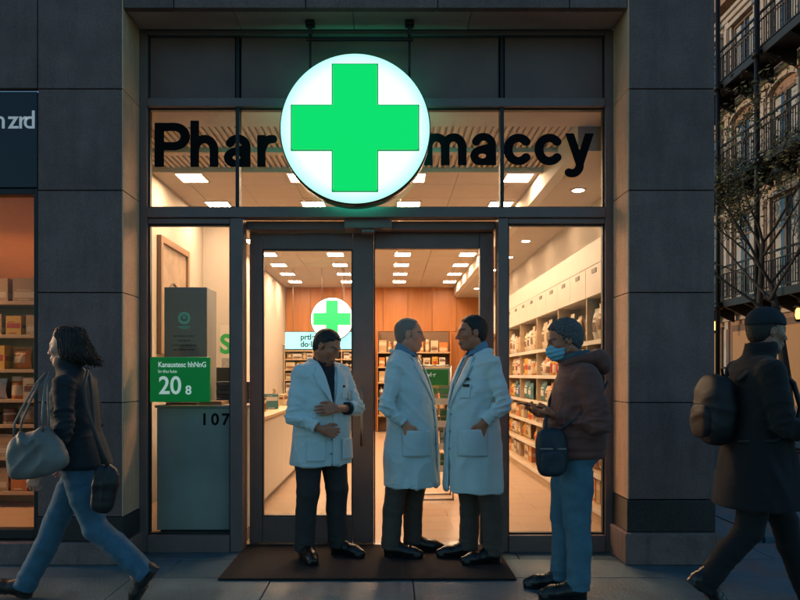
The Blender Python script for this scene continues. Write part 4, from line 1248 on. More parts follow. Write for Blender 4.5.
def tree(x, y, hgt, lean, seed, label, leafy):
    rr = random.Random(seed)
    T = thing('street_tree', label, 'tree', (x, y, 0), group='street trees by the old house')
    mb = MB(); tips = []
    base = [Vector((0, 0, -0.05)), Vector((lean * 0.1, 0, 1.2)), Vector((lean * 0.5, 0.1, 2.6)), Vector((lean, 0.05, hgt))]
    mb.tube(base, [0.15, 0.10, 0.08, 0.055], 10)
    sp = 0.14
    for k in range(5):
        a_ = 2 * pi * k / 5 + rr.uniform(-0.3, 0.3)
        branch(mb, base[3] + Vector((0, 0, -0.35 * (k % 3))), Vector((cos(a_) * 0.8, sin(a_) * 0.8, 0.9)), rr.uniform(1.9, 2.6), 0.036, 1, tips, rr)
    mb.build('trunk', M_bark, T)
    lf = MB()
    for p in tips:
        for _ in range(leafy):
            c = p + Vector((rr.gauss(0, 0.17), rr.gauss(0, 0.17), rr.gauss(0, 0.15)))
            u = Vector((rr.gauss(0, 1), rr.gauss(0, 1), rr.gauss(0, 1))).normalized(); v_ = u.orthogonal().normalized()
            s_ = rr.uniform(0.04, 0.08)
            lf.add([c - u * s_, c + v_ * s_ * 0.55, c + u * s_, c - v_ * s_ * 0.55], [(0, 1, 2, 3)])
    lf.build('crown', M_leaf, T)
tree(8.55, 9.6, 3.3, -0.35, 5, 'nearer sparse street tree with forked trunk in front of the old house', 2)
tree(9.35, 12.4, 4.7, 0.2, 8, 'farther sparse street tree with yellowish leaves beside the stone pillar', 4)
# ------------------------------------------------------------------ people
def rot3(yaw=0, pitch=0, roll=0):
    """columns forward, left, up; pitch > 0 looks down"""
    y, p, r = RAD(yaw), RAD(pitch), RAD(roll)
    Rz = np.array([[cos(y), -sin(y), 0], [sin(y), cos(y), 0], [0, 0, 1]])
    Ry = np.array([[cos(p), 0, sin(p)], [0, 1, 0], [-sin(p), 0, cos(p)]])
    Rx = np.array([[1, 0, 0], [0, cos(r), -sin(r)], [0, sin(r), cos(r)]])
    return Rz @ Ry @ Rx

def unit(v): v = np.array(v, float); return v / np.linalg.norm(v)

def add_head(V, c, R, s=1.0, fem=False, jowl=0.0):
    c = np.array(c, float)
    T = lambda p: c + R @ (np.array(p, float) * s)
    E = lambda p, r, k=0.012, sub=False: V.ell(T(p), np.array(r) * s, R, k * s, sub)
    Cn = lambda a, b, ra, rb=None, k=0.012, sub=False: V.cone(T(a), T(b), ra * s, (ra if rb is None else rb) * s, k * s, sub)
    E((-0.014, 0, 0.036), (0.097, 0.075, 0.086))                      # skull
    E((0.028, 0, -0.020), (0.062, 0.060, 0.085), 0.03)               # face
    Cn((-0.015, 0.050, -0.055), (0.050, 0.022, -0.098), 0.020 + jowl, 0.018, 0.03)
    Cn((-0.015, -0.050, -0.055), (0.050, -0.022, -0.098), 0.020 + jowl, 0.018, 0.03)
    E((0.066, 0, -0.100), (0.020, 0.022, 0.016), 0.02)                # chin
    E((0.030, 0, -0.092), (0.045, 0.035, 0.020 + jowl), 0.03)
    Cn((0.080, 0.026, 0.022), (0.080, -0.026, 0.022), 0.010 if fem else 0.013, None, 0.02)   # brow
    for q in (1, -1):
        E((0.058, 0.042 * q, -0.018), (0.022, 0.020, 0.018), 0.02)    # cheekbone
        E((0.096, 0.031 * q, 0.004), (0.016, 0.015, 0.011), 0.012, True)   # eye socket
        E((0.0775, 0.031 * q, 0.004), (0.0115, 0.0125, 0.0115), 0.004)     # eyeball under lids
        Cn((0.084, 0.020 * q, 0.0115), (0.081, 0.042 * q, 0.0095), 0.0042, None, 0.005)
    Cn((0.088, 0, 0.014), (0.111, 0, -0.030), 0.0085, 0.0125 if not fem else 0.0105, 0.012)   # nose
    for q in (1, -1): E((0.099, 0.0125 * q, -0.034), (0.012, 0.008, 0.0085), 0.008)
    E((0.084, 0, -0.066), (0.014, 0.026, 0.020), 0.015)               # mouth mound
    Cn((0.0935, -0.016, -0.062), (0.0935, 0.016, -0.062), 0.0052, None, 0.006)
    Cn((0.0925, -0.014, -0.0735), (0.0925, 0.014, -0.0735), 0.0062, None, 0.006)
    Cn((0.1035, -0.020, -0.0675), (0.1035, 0.020, -0.0675), 0.0035, None, 0.004, True)
    for q in (1, -1):                                                 # ears
        E((-0.010, 0.0755 * q, 0.000), (0.019, 0.009, 0.032), 0.008)
        E((-0.006, 0.0555 * q, -0.030), (0.012, 0.012, 0.012), 0.01)
        E((-0.004, 0.085 * q, 0.004), (0.009, 0.006, 0.017), 0.004, True)
    return T

def add_hand(V, wrist, u, n, side, curl=(25, 30, 30), spread=0.0, s=1.0, thumb_in=0.5):
    """u: where the fingers point, n: where the palm faces; side +1 left hand, -1 right hand"""
    w = np.array(wrist, float); u = unit(u); n = np.array(n, float); n = unit(n - u * (n @ u))
    t = np.cross(u, n) * (-side)                        # towards the thumb
    kn = []
    for i, (off, ln) in enumerate(((0.030, 0.088), (0.010, 0.092), (-0.011, 0.088), (-0.031, 0.080))):
        k_ = w + (u * ln + t * off) * s; kn.append(k_)
        V.cone(w + t * off * 0.55 * s + u * 0.005, k_, 0.0155 * s, 0.0125 * s, 0.014)
    L3 = ((0.040, 0.024, 0.019), (0.044, 0.028, 0.020), (0.041, 0.026, 0.019), (0.032, 0.019, 0.017))
    for i in range(4):
        p = kn[i]; ang = 0.0; r = (0.0092, 0.0094, 0.0090, 0.0080)[i] * s
        fan = t * (1.5 - i) * (0.05 + spread)
        for j in range(3):
            ang += RAD(curl[j] * (1 + 0.10 * i))
            d = unit((u + fan) * cos(ang) + n * sin(ang))
            q = p + d * L3[i][j] * s
            V.cone(p, q, r, r * 0.90, 0.0035); p = q; r *= 0.90
    b = w + (u * 0.020 + t * 0.020) * s
    d1 = unit(u * 0.65 + t * 0.70 + n * 0.35 * thumb_in); d2 = unit(u * 0.9 + t * 0.25 + n * 0.5 * thumb_in); d3 = unit(u * 0.95 - t * 0.05 + n * 0.5 * thumb_in)
    p1 = b + d1 * 0.042 * s; p2 = p1 + d2 * 0.034 * s; p3 = p2 + d3 * 0.026 * s
    V.cone(b, p1, 0.0165 * s, 0.0120 * s, 0.012); V.cone(p1, p2, 0.0112 * s, 0.0098 * s, 0.004); V.cone(p2, p3, 0.0098 * s, 0.0080 * s, 0.003)

def bounds(pts, pad):
    a = np.array([list(p) for p in pts], float)
    return a.min(0) - pad, a.max(0) + pad

def body_mesh(J, root, skin, lips, R, hands, fem=False, hs=1.0, jowl=0.0, brow=(0.03, 0.02, 0.015), stubble=0.0, h=0.0045, hair=None, thin=0.0):
    allp = [J[k] for k in J]
    lo, hi = bounds(allp, 0.20); lo[2] = -0.02; lo[0] -= 0.05; hi[0] += 0.05
    V = Vol(lo, hi, h)
    A = {k: np.array(J[k], float) for k in J}
    V.cone(A['pelvis'], A['waist'], 0.105, 0.095, 0.05); V.cone(A['waist'], A['chest'], 0.095, 0.105, 0.05)
    V.cone(A['chest'], A['neck'], 0.095, 0.055, 0.05)
    for q in 'LR':
        V.cone(A['neck'] - np.array((0, 0, 0.05)), A['sh' + q], 0.045, 0.045, 0.04)
        V.cone(A['sh' + q], A['el' + q], 0.043, 0.035, 0.02); V.cone(A['el' + q], A['wr' + q], 0.037, 0.0225, 0.012)
        V.cone(A['hip' + q], A['kn' + q], 0.070, 0.048, 0.03); V.cone(A['kn' + q], A['an' + q], 0.050, 0.033, 0.02)
        V.cone(A['an' + q], A['an' + q] + np.array((0.05, 0, -0.03)), 0.030, 0.025, 0.02)
    T = add_head(V, A['head'], R, hs, fem, jowl)
    base = A['head'] + R @ np.array((-0.022, 0, -0.055)) * hs
    V.cone(base, A['neck'], 0.053 if not fem else 0.044, 0.062 if not fem else 0.050, 0.03)
    for side, q in ((1, 'L'), (-1, 'R')):
        hd = hands[q]
        add_hand(V, A['wr' + q], hd['u'], hd['n'], side, hd.get('curl', (25, 30, 25)), hd.get('spread', 0.0), hd.get('s', 0.97), hd.get('thumb', 0.5))
    P_, Q = V.surface(); P_, Q = keep_main(P_, Q)
    # colours
    loc = (P_ - A['head']) @ R / hs
    col = np.tile(np.array(skin), (len(P_), 1)) * (1 + 0.10 * noise3(P_, 45, 3)[:, None] + 0.05 * noise3(P_, 160, 4)[:, None])
    inh = (np.abs(loc) < 0.14).all(1)
    def paint(c, m):
        nonlocal col
        m = np.clip(m, 0, 1)[:, None] * inh[:, None]
        col = col * (1 - m) + np.array(c) * m
    def blob(p, r): return np.clip(1.6 - np.sqrt((((loc - np.array(p)) / np.array(r)) ** 2).sum(1)) * 1.6 + 0.3, 0, 1)
    if hair is not None:
        hl = 0.012 + 0.90 * np.maximum(loc[:, 2] - 0.030, 0) - thin * np.clip((loc[:, 2] - 0.05) / 0.04, 0, 1)
        bot = -0.016 - np.clip((-loc[:, 0] - 0.015) * 1.5, 0, 0.066)
        nz = 0.004 * noise3(P_, 300, 21) + 0.003 * noise3(P_, 600, 22)
        ear = (np.abs(loc[:, 1]) > 0.072) & (np.abs(loc[:, 0] + 0.010) < 0.024) & (loc[:, 2] < 0.034)
        paint(hair, 0.92 * np.clip(0.65 + (hl + 0.004 - loc[:, 0] + nz) / 0.010, 0, 1) * np.clip(0.6 + (loc[:, 2] - bot + nz) / 0.014, 0, 1) * (~ear))
    if stubble > 0: paint(np.array(skin) * 0.5, stubble * np.clip((-0.045 - loc[:, 2]) / 0.02, 0, 1) * np.clip((loc[:, 0] + 0.01) / 0.03, 0, 1))
    paint(np.array(skin) * np.array((1.15, 0.85, 0.8)), 0.5 * (blob((0.06, 0.045, -0.025), (0.03, 0.02, 0.02)) + blob((0.06, -0.045, -0.025), (0.03, 0.02, 0.02)) + blob((0.11, 0, -0.03), (0.02, 0.015, 0.015))))
    paint(lips, blob((0.096, 0, -0.067), (0.012, 0.022, 0.010)))
    for q in (1, -1):
        a = np.clip((0.0275 - np.abs(loc[:, 2] - 0.0265 + 0.15 * np.abs(loc[:, 1] * q - 0.034)) * 4.2) / 0.01, 0, 1) * (np.abs(loc[:, 1] * q - 0.034) < 0.021) * (loc[:, 0] > 0.045)
        paint(brow, a * 0.85)
        paint((0.42, 0.40, 0.37), (blob((0.089, 0.031 * q, 0.003), (0.010, 0.0115, 0.0052)) > 0.35) * 1.0)
        paint((0.012, 0.008, 0.006), (blob((0.0905, 0.031 * q, 0.003), (0.009, 0.0052, 0.0055)) > 0.35) * 1.0)
        paint((0.03, 0.015, 0.01), 0.8 * (np.abs(loc[:, 2] - 0.0098) < 0.0022) * (np.abs(loc[:, 1] * q - 0.031) < 0.013) * (loc[:, 0] > 0.07))
    m = mat('skin', (0.2, 0.1, 0.07), 0.5, bump=0.12, bscale=220, vcol='tone')
    b = m.node_tree.nodes['Principled BSDF']; b.inputs['Subsurface Weight'].default_value = 0.06; b.inputs['Subsurface Radius'].default_value = (0.02, 0.008, 0.005); b.inputs['Subsurface Scale'].default_value = 0.3
    return mesh_np('body', P_, Q, m, root, col)

def hair_mesh(root, c, R, s, m, style='short', seed=1, h=0.0033):
    c = np.array(c, float)
    V = Vol(c - 0.19, c + 0.17, h)
    T = lambda p: c + R @ (np.array(p, float) * s)
    if style == 'bob':
        V.ell(T((-0.016, 0, 0.040)), np.array((0.106, 0.084, 0.092)) * s, R, 0.01)
        V.ell(T((-0.048, 0, -0.020)), np.array((0.070, 0.080, 0.095)) * s, R, 0.03)
        V.ell(T((-0.070, 0, -0.060)), np.array((0.058, 0.066, 0.062)) * s, R, 0.04)
        for q in (1, -1):
            V.cone(T((0.020, 0.070 * q, 0.06)), T((0.012, 0.082 * q, -0.05)), 0.022, 0.014, 0.03)
    else:
        g = {'short': 0.0065, 'thin': 0.0030, 'curly': 0.010}[style]
        V.ell(T((-0.014, 0, 0.037)), np.array((0.098 + g, 0.0755 + g, 0.087 + g * 1.1)) * s, R, 0.01)
        V.ell(T((-0.035, 0, -0.01)), np.array((0.065 + g, 0.066 + g, 0.075)) * s, R, 0.02)
    def region(X, Y, Z):
        Q = (X - c[0], Y - c[1], Z - c[2])
        x, y, z = [(R[0, i] * Q[0] + R[1, i] * Q[1] + R[2, i] * Q[2]) / s for i in range(3)]
        if style == 'bob':
            g1 = x - (-0.002 + 0.95 * np.maximum(z - 0.030, 0)) + 0.10 * np.maximum(0.055 - np.abs(y), 0) * (z < 0.055)
            return np.maximum(g1, -0.15 - z)
        hl = 0.012 + 0.90 * np.maximum(z - 0.030, 0)
        if style == 'thin': hl = hl - 0.030 * np.clip((z - 0.05) / 0.04, 0, 1)
        g1 = x - hl + 0.012 * np.sin(y * 160)
        bot = -0.012 - np.clip((-x - 0.015) * 1.5, 0, 0.062) + 0.02 * ((x > 0.0) & (x < 0.02))
        g2 = bot - z
        return smax(g1, g2, 0.012)
    V.fn(region, 'int', k=0.01)
    P_, Q = V.surface(); P_, Q = keep_main(P_, Q); N_ = vnormals(P_, Q)
    if style == 'curly': P_ = P_ + N_ * (0.0035 * noise3(P_, 240, seed) + 0.003 * noise3(P_, 480, seed + 5))[:, None]
    elif style == 'bob':
        L_ = (P_ - c) @ R
        P_ = P_ + N_ * (0.004 * noise3(L_ * np.array((0.35, 1, 0.25)), 420, seed) + 0.004 * noise3(L_ * np.array((0.3, 1, 0.3)), 190, seed + 3))[:, None]
    else: P_ = P_ + N_ * (0.0014 * noise3(P_ * np.array((0.5, 1, 1)), 520, seed))[:, None]
    ho = mesh_np('hair', P_, Q, m, root)
    if style == 'bob':
        r = random.Random(seed); mb = MB()
        for k in range(700):
            f = RAD(r.uniform(74, 180)) * r.choice((1, -1)); cf, sf = cos(f), sin(f)
            back = max(0.0, -cf)
            x0 = r.uniform(-0.06, 0.055)
            ze = -0.050 - 0.040 * back - r.uniform(0, 0.045)
            wind = r.uniform(0.0, 0.035) * (0.4 + back)
            pts = [(x0 + 0.01 * cf, 0.018 * sf, 0.128 - 0.6 * max(0, abs(x0) - 0.03)),
                   (-0.014 + 0.092 * cf + 0.20 * x0, 0.070 * sf, 0.102 + r.uniform(-0.008, 0.006)),
                   (-0.018 + 0.108 * cf, 0.088 * sf, 0.040 + r.uniform(-0.01, 0.01)),
                   (-0.030 + 0.112 * cf - 0.3 * wind, 0.093 * sf, -0.020),
                   (-0.040 + 0.110 * cf - 0.8 * wind, 0.090 * sf + r.uniform(-0.008, 0.008), ze * 0.75),
                   (-0.048 + 0.100 * cf - 1.5 * wind, 0.080 * sf + r.uniform(-0.016, 0.016), ze + r.uniform(-0.01, 0.015))]
            ph_ = r.uniform(0, 6.28); am_ = r.uniform(0.003, 0.010)
            pts = [(p[0] + am_ * i / 4 * sin(ph_ + 1.9 * i), p[1] + am_ * i / 4 * cos(ph_ + 2.2 * i), p[2]) for i, p in enumerate(pts)]
            W_ = [T(p) for p in pts]
            S_ = []
            for i in range(len(W_) - 1):
                p0, p1, p2, p3 = W_[max(i - 1, 0)], W_[i], W_[i + 1], W_[min(i + 2, len(W_) - 1)]
                for t in (0.0, 0.5): S_.append(0.5 * ((2 * p1) + (-p0 + p2) * t + (2 * p0 - 5 * p1 + 4 * p2 - p3) * t * t + (-p0 + 3 * p1 - 3 * p2 + p3) * t ** 3))
            S_.append(W_[-1])
            n = len(S_); rr = r.uniform(0.0022, 0.0046) if k < 520 else 0.0010
            if k >= 520: S_ = [q + R @ np.array((-0.010, 0.0, 0.004)) * (i / n) * r.uniform(0.5, 3) + 0.006 * math.sin(k + i) * np.array((0.3, 0.6, 0.4)) for i, q in enumerate(S_)]
            mb.tube([Vector(q) for q in S_], [rr * (0.55 + 0.45 * min(1, 4 * i / n)) * (1 - 0.75 * max(0, (i / n - 0.6) / 0.4)) for i in range(n)], 5, caps=False)
        mb.build('loose_strands', m, ho)
    return ho

def ridged(P_, ax, wl, sd, st=3.0):
    """sharp-crested folds lying across the axis ax"""
    ax = unit(ax); u = unit(np.cross(ax, (0.31, 0.87, 0.38))); v = np.cross(ax, u)
    q = np.stack([P_ @ ax / wl, P_ @ u / (wl * st), P_ @ v / (wl * st)], 1)
    q = q + 0.35 * np.stack([noise3(q, 1.6, sd + 40 + i, 4) for i in range(3)], 1)
    n = noise3(q, 3.6, sd, 5)
    return 0.6 - np.clip(np.abs(n) * 2.6, 0, 1.2)

def wrinkle(P_, N_, items, base=0.0025, bf=22, seed=0):
    d = base * noise3(P_ * np.array((1.3, 1.3, 0.6)), bf, seed) + base * 0.5 * ridged(P_, (0.3, 0.2, 1), 0.06, seed + 1)
    for (c, ax, rad, amp, wl, sd) in items:
        c = np.array(c, float); q = P_ - c
        r2 = (q ** 2).sum(1)
        d += amp * 1.9 * ridged(P_, ax, wl, sd) * np.exp(-(r2 / (rad * rad)) ** 1.3)
    return P_ + N_ * d[:, None]

def finish(V, name, m, root, items=(), base=0.002, bf=22, seed=0, extra=None, main=True, sm=1, col=None):
    P_, Q = V.surface()
    if main: P_, Q = keep_main(P_, Q)
    P_ = relax(P_, Q, sm, 0.4)
    N_ = vnormals(P_, Q)
    P_ = wrinkle(P_, N_, items, base, bf, seed)
    if extra is not None: P_ = P_ + N_ * extra(P_, N_)[:, None]
    return mesh_np(name, P_, Q, m, root, None if col is None else col(P_, N_))

def sleeves(V, J, rad, upto=(0.93, 0.93), k=0.012, hollow=0.010):
    r0, r1, r2 = rad
    W = V.like()
    for i, q in enumerate('LR'):
        A = lambda n: np.array(J[n + q], float)
        cuff = A('el') + (A('wr') - A('el')) * upto[i]; d = unit(A('wr') - A('el'))
        end = cuff + d * 0.05
        S_ = V.like()
        mid = A('sh') * 0.45 + A('el') * 0.55
        S_.cone(A('sh'), mid, r0, (r0 + r1) / 2 - 0.002, 0.012); S_.cone(mid, A('el'), (r0 + r1) / 2 - 0.002, r1, 0.012)
        rc = r1 + (r2 - r1) * upto[i]
        S_.cone(A('el'), cuff, r1, rc, 0.008); S_.cone(cuff, end, rc, rc, 0.008)
        lim = upto[i]
        def cut(X, Y, Z):
            along = (X - cuff[0]) * d[0] + (Y - cuff[1]) * d[1] + (Z - cuff[2]) * d[2]
            near = (X - cuff[0]) ** 2 + (Y - cuff[1]) ** 2 + (Z - cuff[2]) ** 2 < 0.15 ** 2
            return np.where(near, along, -1.0)
        S_.fn(cut, 'int', cuff - 0.16, cuff + 0.16)
        S_.cone(cuff - d * 0.03, cuff + d * 0.05, rc - hollow, None, 0.003, True)
        W.F = np.minimum(W.F, S_.F)
    V.F = smin(V.F, W.F, k)

def arm_folds(J, q, amp=0.006):
    A = lambda n: np.array(J[n + q], float)
    up = A('el') - A('sh'); lo = A('wr') - A('el')
    return [(A('el'), up + 0.6 * lo, 0.09, amp, 0.034, 3), (A('sh') * 0.4 + A('el') * 0.6, up, 0.11, amp * 0.55, 0.055, 5),
            (A('el') * 0.45 + A('wr') * 0.55, lo, 0.09, amp * 0.7, 0.032, 8), (A('sh'), up + np.array((0.1, 0, 0)), 0.08, amp * 0.5, 0.045, 12)]

def trousers(root, J, m, r=(0.098, 0.075, 0.062, 0.068), cut=0.045, seed=1, fit=1.0, waist=None, seat=0.0, h=0.007, foot_open=True):
    pts = [J[k] for k in ('hipL', 'hipR', 'knL', 'knR', 'anL', 'anR', 'pelvis')]
    lo, hi = bounds(pts, 0.19); hi[2] += 0.05
    V = Vol(lo, hi, h)
    A = {k: np.array(J[k], float) for k in J}
    V.cone(A['hipL'] + np.array((-0.012 - seat, 0, 0.03)), A['hipR'] + np.array((-0.012 - seat, 0, 0.03)), 0.112 * fit, None, 0.03)
    V.cone(A['pelvis'] + np.array((0, 0.05, 0.08)), A['pelvis'] + np.array((0, -0.05, 0.08)), 0.115 * fit, None, 0.04)
    items = []
    for q in 'LR':
        hp, kn, an = A['hip' + q], A['kn' + q], A['an' + q]
        mid = (hp + kn) / 2; cal = kn * 0.62 + an * 0.38 + np.array((-0.012, 0, 0))
        end = an + unit(an - kn) * 0.035
        V.cone(hp, mid, r[0], (r[0] + r[1]) / 2 + 0.006, 0.02); V.cone(mid, kn, (r[0] + r[1]) / 2 + 0.006, r[1], 0.02)
        V.cone(kn, cal, r[1], r[2] + 0.006, 0.015); V.cone(cal, end, r[2] + 0.006, r[3], 0.015)
        ax = an - kn
        items += [(kn, ax, 0.09, 0.0030, 0.06, seed + 3), (an, ax, 0.09, 0.0048, 0.045, seed + 6), (hp * 0.7 + kn * 0.3, np.array((0.3, 0, 1)), 0.13, 0.0035, 0.07, seed + 9),
                  (hp + np.array((-0.06, 0, -0.08)), np.array((0.6, 0, 1)), 0.10, 0.004, 0.05, seed + 11), (kn * 0.5 + an * 0.5, ax, 0.14, 0.002, 0.08, seed + 13)]
        d = unit(an - kn)
        e0 = end - d * 0.002
        V.fn(lambda X, Y, Z: np.maximum((X - e0[0]) * d[0] + (Y - e0[1]) * d[1] + (Z - e0[2]) * d[2],  -0.2) * 1.0 - 0.0 - 10.0 * ((np.abs(X - an[0]) + np.abs(Y - an[1]) > 0.16) | (Z > an[2] + 0.2)), 'int', end - 0.12, end + 0.12)
    return finish(V, 'trousers', m, root, items, 0.002, 24, seed, main=False)

def shoe(root, an, m, yaw=0.0, pitch=0.0, s=1.0, boot=0.0, lift=None):
    """heel under the ankle, toe ahead; pitch > 0 tips the toe down about the ball"""
    V = Vol((-0.11, -0.075, -0.02), (0.24, 0.075, 0.16 + boot), 0.0055)
    V.chain([(-0.045, 0, 0.045), (0.04, 0.002, 0.047), (0.115, 0.002, 0.036), (0.175, 0.0, 0.028)], [0.041, 0.042, 0.044, 0.031], 0.03)
    V.cone((-0.035, 0, 0.05), (-0.03, 0, 0.105 + boot), 0.042, 0.044, 0.025)
    V.cone((0.02, 0, 0.062), (-0.01, 0, 0.10), 0.036, 0.036, 0.03)
    V.fn(lambda X, Y, Z: 0.022 - Z + 0 * X + 0 * Y, 'int', k=0.006)
    S2 = Vol((-0.11, -0.075, -0.02), (0.24, 0.075, 0.16), 0.0055)
    V.fn(lambda X, Y, Z: np.maximum(np.sqrt((np.maximum(np.abs(X - 0.055) - 0.098, 0)) ** 2 + (Y / 0.9) ** 2 * (1 + 0.0 * X)) - (0.043 + 0.004 * np.clip((X - 0.06) / 0.05, 0, 1)), np.maximum(Z - 0.026, np.where((X > -0.005) & (X < 0.055), 0.008, 0.0) - Z)), 'add')
    P_, Q = V.surface(); P_, Q = keep_main(P_, Q); P_ = relax(P_, Q, 1, 0.3)
    N_ = vnormals(P_, Q)
    P_ = P_ + N_ * (0.0016 * np.sin(P_[:, 0] * 320) * np.exp(-((P_[:, 0] - 0.09) / 0.03) ** 2) * (P_[:, 2] > 0.05))[:, None]
    P_ = P_ * s
    if pitch:
        piv = np.array((0.11 * s, 0, 0.0)); a = RAD(pitch); q = P_ - piv
        P_ = np.stack([q[:, 0] * cos(a) + q[:, 2] * sin(a), q[:, 1], -q[:, 0] * sin(a) + q[:, 2] * cos(a)], 1) + piv
        ank = np.array((-0.033 * s, 0, 0.085 * s)) - piv; ank = np.array((ank[0] * cos(a) + ank[2] * sin(a), 0, -ank[0] * sin(a) + ank[2] * cos(a))) + piv
    else: ank = np.array((-0.033 * s, 0, 0.085 * s))
    P_ = P_ - ank
    y = RAD(yaw); P_ = np.stack([P_[:, 0] * cos(y) - P_[:, 1] * sin(y), P_[:, 0] * sin(y) + P_[:, 1] * cos(y), P_[:, 2]], 1)
    P_ = P_ + np.array(an)
    mn = P_[:, 2].min()
    gz = 0.001 if lift is None else lift
    P_[:, 2] += gz - mn
    return mesh_np('shoe', P_, Q, m, root)

M_coat = mat('lab_coat', (0.72, 0.82, 0.80), 0.85, var=0.05, vscale=7, bump=0.12, bscale=300, sheen=0.1, crease=0.9, cscale=11, cstretch=(1, 1, 0.5))
M_shirtb = mat('blue_shirt', (0.16, 0.30, 0.42), 0.85, bump=0.1, bscale=260)
M_shirtd = mat('dark_shirt', (0.015, 0.02, 0.028), 0.85, bump=0.1, bscale=260)
M_tie = mat('dark_tie', (0.012, 0.012, 0.016), 0.6)
M_trd = mat('dark_trousers', (0.045, 0.040, 0.038), 0.9, var=0.15, vscale=20, bump=0.15, bscale=300, crease=0.4, cscale=11)
M_trb = mat('brown_trousers', (0.105, 0.075, 0.058), 0.9, var=0.15, vscale=20, bump=0.15, bscale=300, crease=0.4, cscale=11)
M_shoe = mat('black_leather', (0.010, 0.009, 0.009), 0.28, bump=0.06, bscale=120)
M_hairk = mat('black_hair', (0.010, 0.008, 0.007), 0.5, bump=0.5, bscale=200)
M_hairg = mat('grey_hair', (0.27, 0.20, 0.16), 0.55, bump=0.5, bscale=200)
M_hairs = mat('silver_curls', (0.105, 0.095, 0.095), 0.6, bump=0.7, bscale=180, var=0.75, vscale=75)
M_hairb = mat('dark_brown_hair', (0.030, 0.014, 0.009), 0.42, bump=0.6, bscale=150)
M_jean = mat('blue_jeans', (0.055, 0.135, 0.20), 0.85, var=0.25, vscale=16, bump=0.2, bscale=320, crease=0.4, cscale=11)
M_jean2 = mat('teal_jeans', (0.075, 0.17, 0.23), 0.85, var=0.22, vscale=14, bump=0.2, bscale=320, crease=0.4, cscale=11)

def doctor_coat(root, J, rings, hem, vb, vt, vw, slit, cuffs=(0.9, 0.9), pocket=None, breast=None, seed=1, h=0.006, cuts=(), sleeve_r=(0.060, 0.051, 0.043), front_edge=0.0):
    allp = [J[k] for k in ('shL', 'shR', 'elL', 'elR', 'wrL', 'wrR')]
    lo, hi = bounds(allp + [(r[1] + r[3], r[4], r[0]) for r in rings] + [(r[1] - r[3], -r[4], r[0]) for r in rings], 0.09)
    lo[2] = hem - 0.03; hi[2] = J['neck'][2] + 0.10
    V = Vol(lo, hi, h)
    V.loft(rings, 0.02)
    A = {k: np.array(J[k], float) for k in J}
    for q in 'LR':
        V.cone(A['neck'] + np.array((-0.01, 0, -0.055)), A['sh' + q] + np.array((0, 0, 0.0)), 0.056, 0.060, 0.05)
    # skirt is hollow and cut flat
    zz = [r for r in rings]
    V.fn(lambda X, Y, Z: hem - Z + 0.008 * np.sin(9 * Y + 5 * X) + 0 * X, 'int', k=0.004)
    ri = [(r[0], r[1], r[2], r[3] - 0.016, r[4] - 0.016) for r in rings if r[0] < 0.86] 
    if len(ri) > 1: V.loft([(hem - 0.1,) + ri[-1][1:]] + ri if ri[0][0] > ri[-1][0] else [(hem - 0.1,) + ri[0][1:]] + ri, 0.004, True)
    sleeves(V, J, sleeve_r, cuffs)
    folds = arm_folds(J, 'L', 0.0085) + arm_folds(J, 'R', 0.0085)
    zs = np.array([r[0] for r in rings][::-1] if rings[0][0] > rings[-1][0] else [r[0] for r in rings])
    order = np.argsort([r[0] for r in rings]); RR = [rings[i] for i in order]
    zs = np.array([r[0] for r in RR]); cxs = np.array([r[1] for r in RR])
    # collar ring, open in front
    n0 = A['neck']
    for k in range(15):
        a0, a1 = RAD(50 + 260 * k / 15), RAD(50 + 260 * (k + 1) / 15)
        f = lambda a: n0 + np.array((0.083 * cos(a) - 0.006, 0.085 * sin(a), 0.012 - 0.045 * max(0, cos(a))))
        V.cone(f(a0), f(a1), 0.015, None, 0.010)
    # neckline and opening
    wv = lambda z: np.where(z > vb, vw * np.clip((z - vb) / (vt - vb), 0, 1.6) + slit, slit)
    def carve(X, Y, Z):
        f = np.clip((wv(Z) - np.abs(Y - front_edge * 0.0)) / 0.006, 0, 1) * (X > np.interp(Z, zs, cxs) + 0.02)
        return 0.034 * f
    V.fn(carve, 'off')
    if True:   # hollow neck
        V.cone(n0 + np.array((0, 0, 0.01)), n0 + np.array((0.005, 0, 0.16)), 0.066, 0.075, 0.004, True)
    items = list(folds)
    for k, (cx, cyy, cz, ax, rad, amp, wl) in enumerate(cuts): items.append(((cx, cyy, cz), ax, rad, amp, wl, 20 + k))
    def extra(P_, N_):
        d = np.zeros(len(P_)); z = P_[:, 2]; ay = np.abs(P_[:, 1]); front = P_[:, 0] > np.interp(z, zs, cxs) + 0.03
        w_ = wv(z)
        lap = np.clip((ay - w_) / 0.006, 0, 1) * np.clip((w_ + 0.062 * np.clip((z - vb) / (vt - vb) * 1.3, 0, 1) - ay) / 0.006, 0, 1) * (z > vb + 0.01) * (z < vt + 0.01) * front
        notch = 1 - np.clip(1 - np.abs(z - (vt - 0.075 + 0.4 * (ay - w_))) / 0.006, 0, 1) * (ay > w_ + 0.03)
        # vertical drape of the skirt
        th = np.arctan2(P_[:, 1], P_[:, 0] - np.interp(z, zs, cxs))
        d += 0.010 * np.clip((1.02 - z) / 0.45, 0, 1) * np.sin(th * 7 + 1.3 * np.sin(z * 5) + seed) * 0.55
        d += 0.017 * ridged(P_, (0.9, 0.6, 0.10), 0.12, seed + 60, 5.0) * np.clip((1.0 - z) / 0.3, 0, 1)
        d += 0.010 * ridged(P_, (0.6, 0.3, 0.9), 0.085, seed + 70, 3.0) * np.clip((z - 0.9) / 0.2, 0, 1)
        d += -0.004 * np.exp(-((z - hem - 0.03) / 0.004) ** 2)
        return d
    o = finish(V, 'lab_coat', M_coat, root, items, 0.0022, 20, seed, extra)
    coat_front(o, rings, hem, vb, vt, vw, slit, 1 if seed != 4 else -1)
    return o

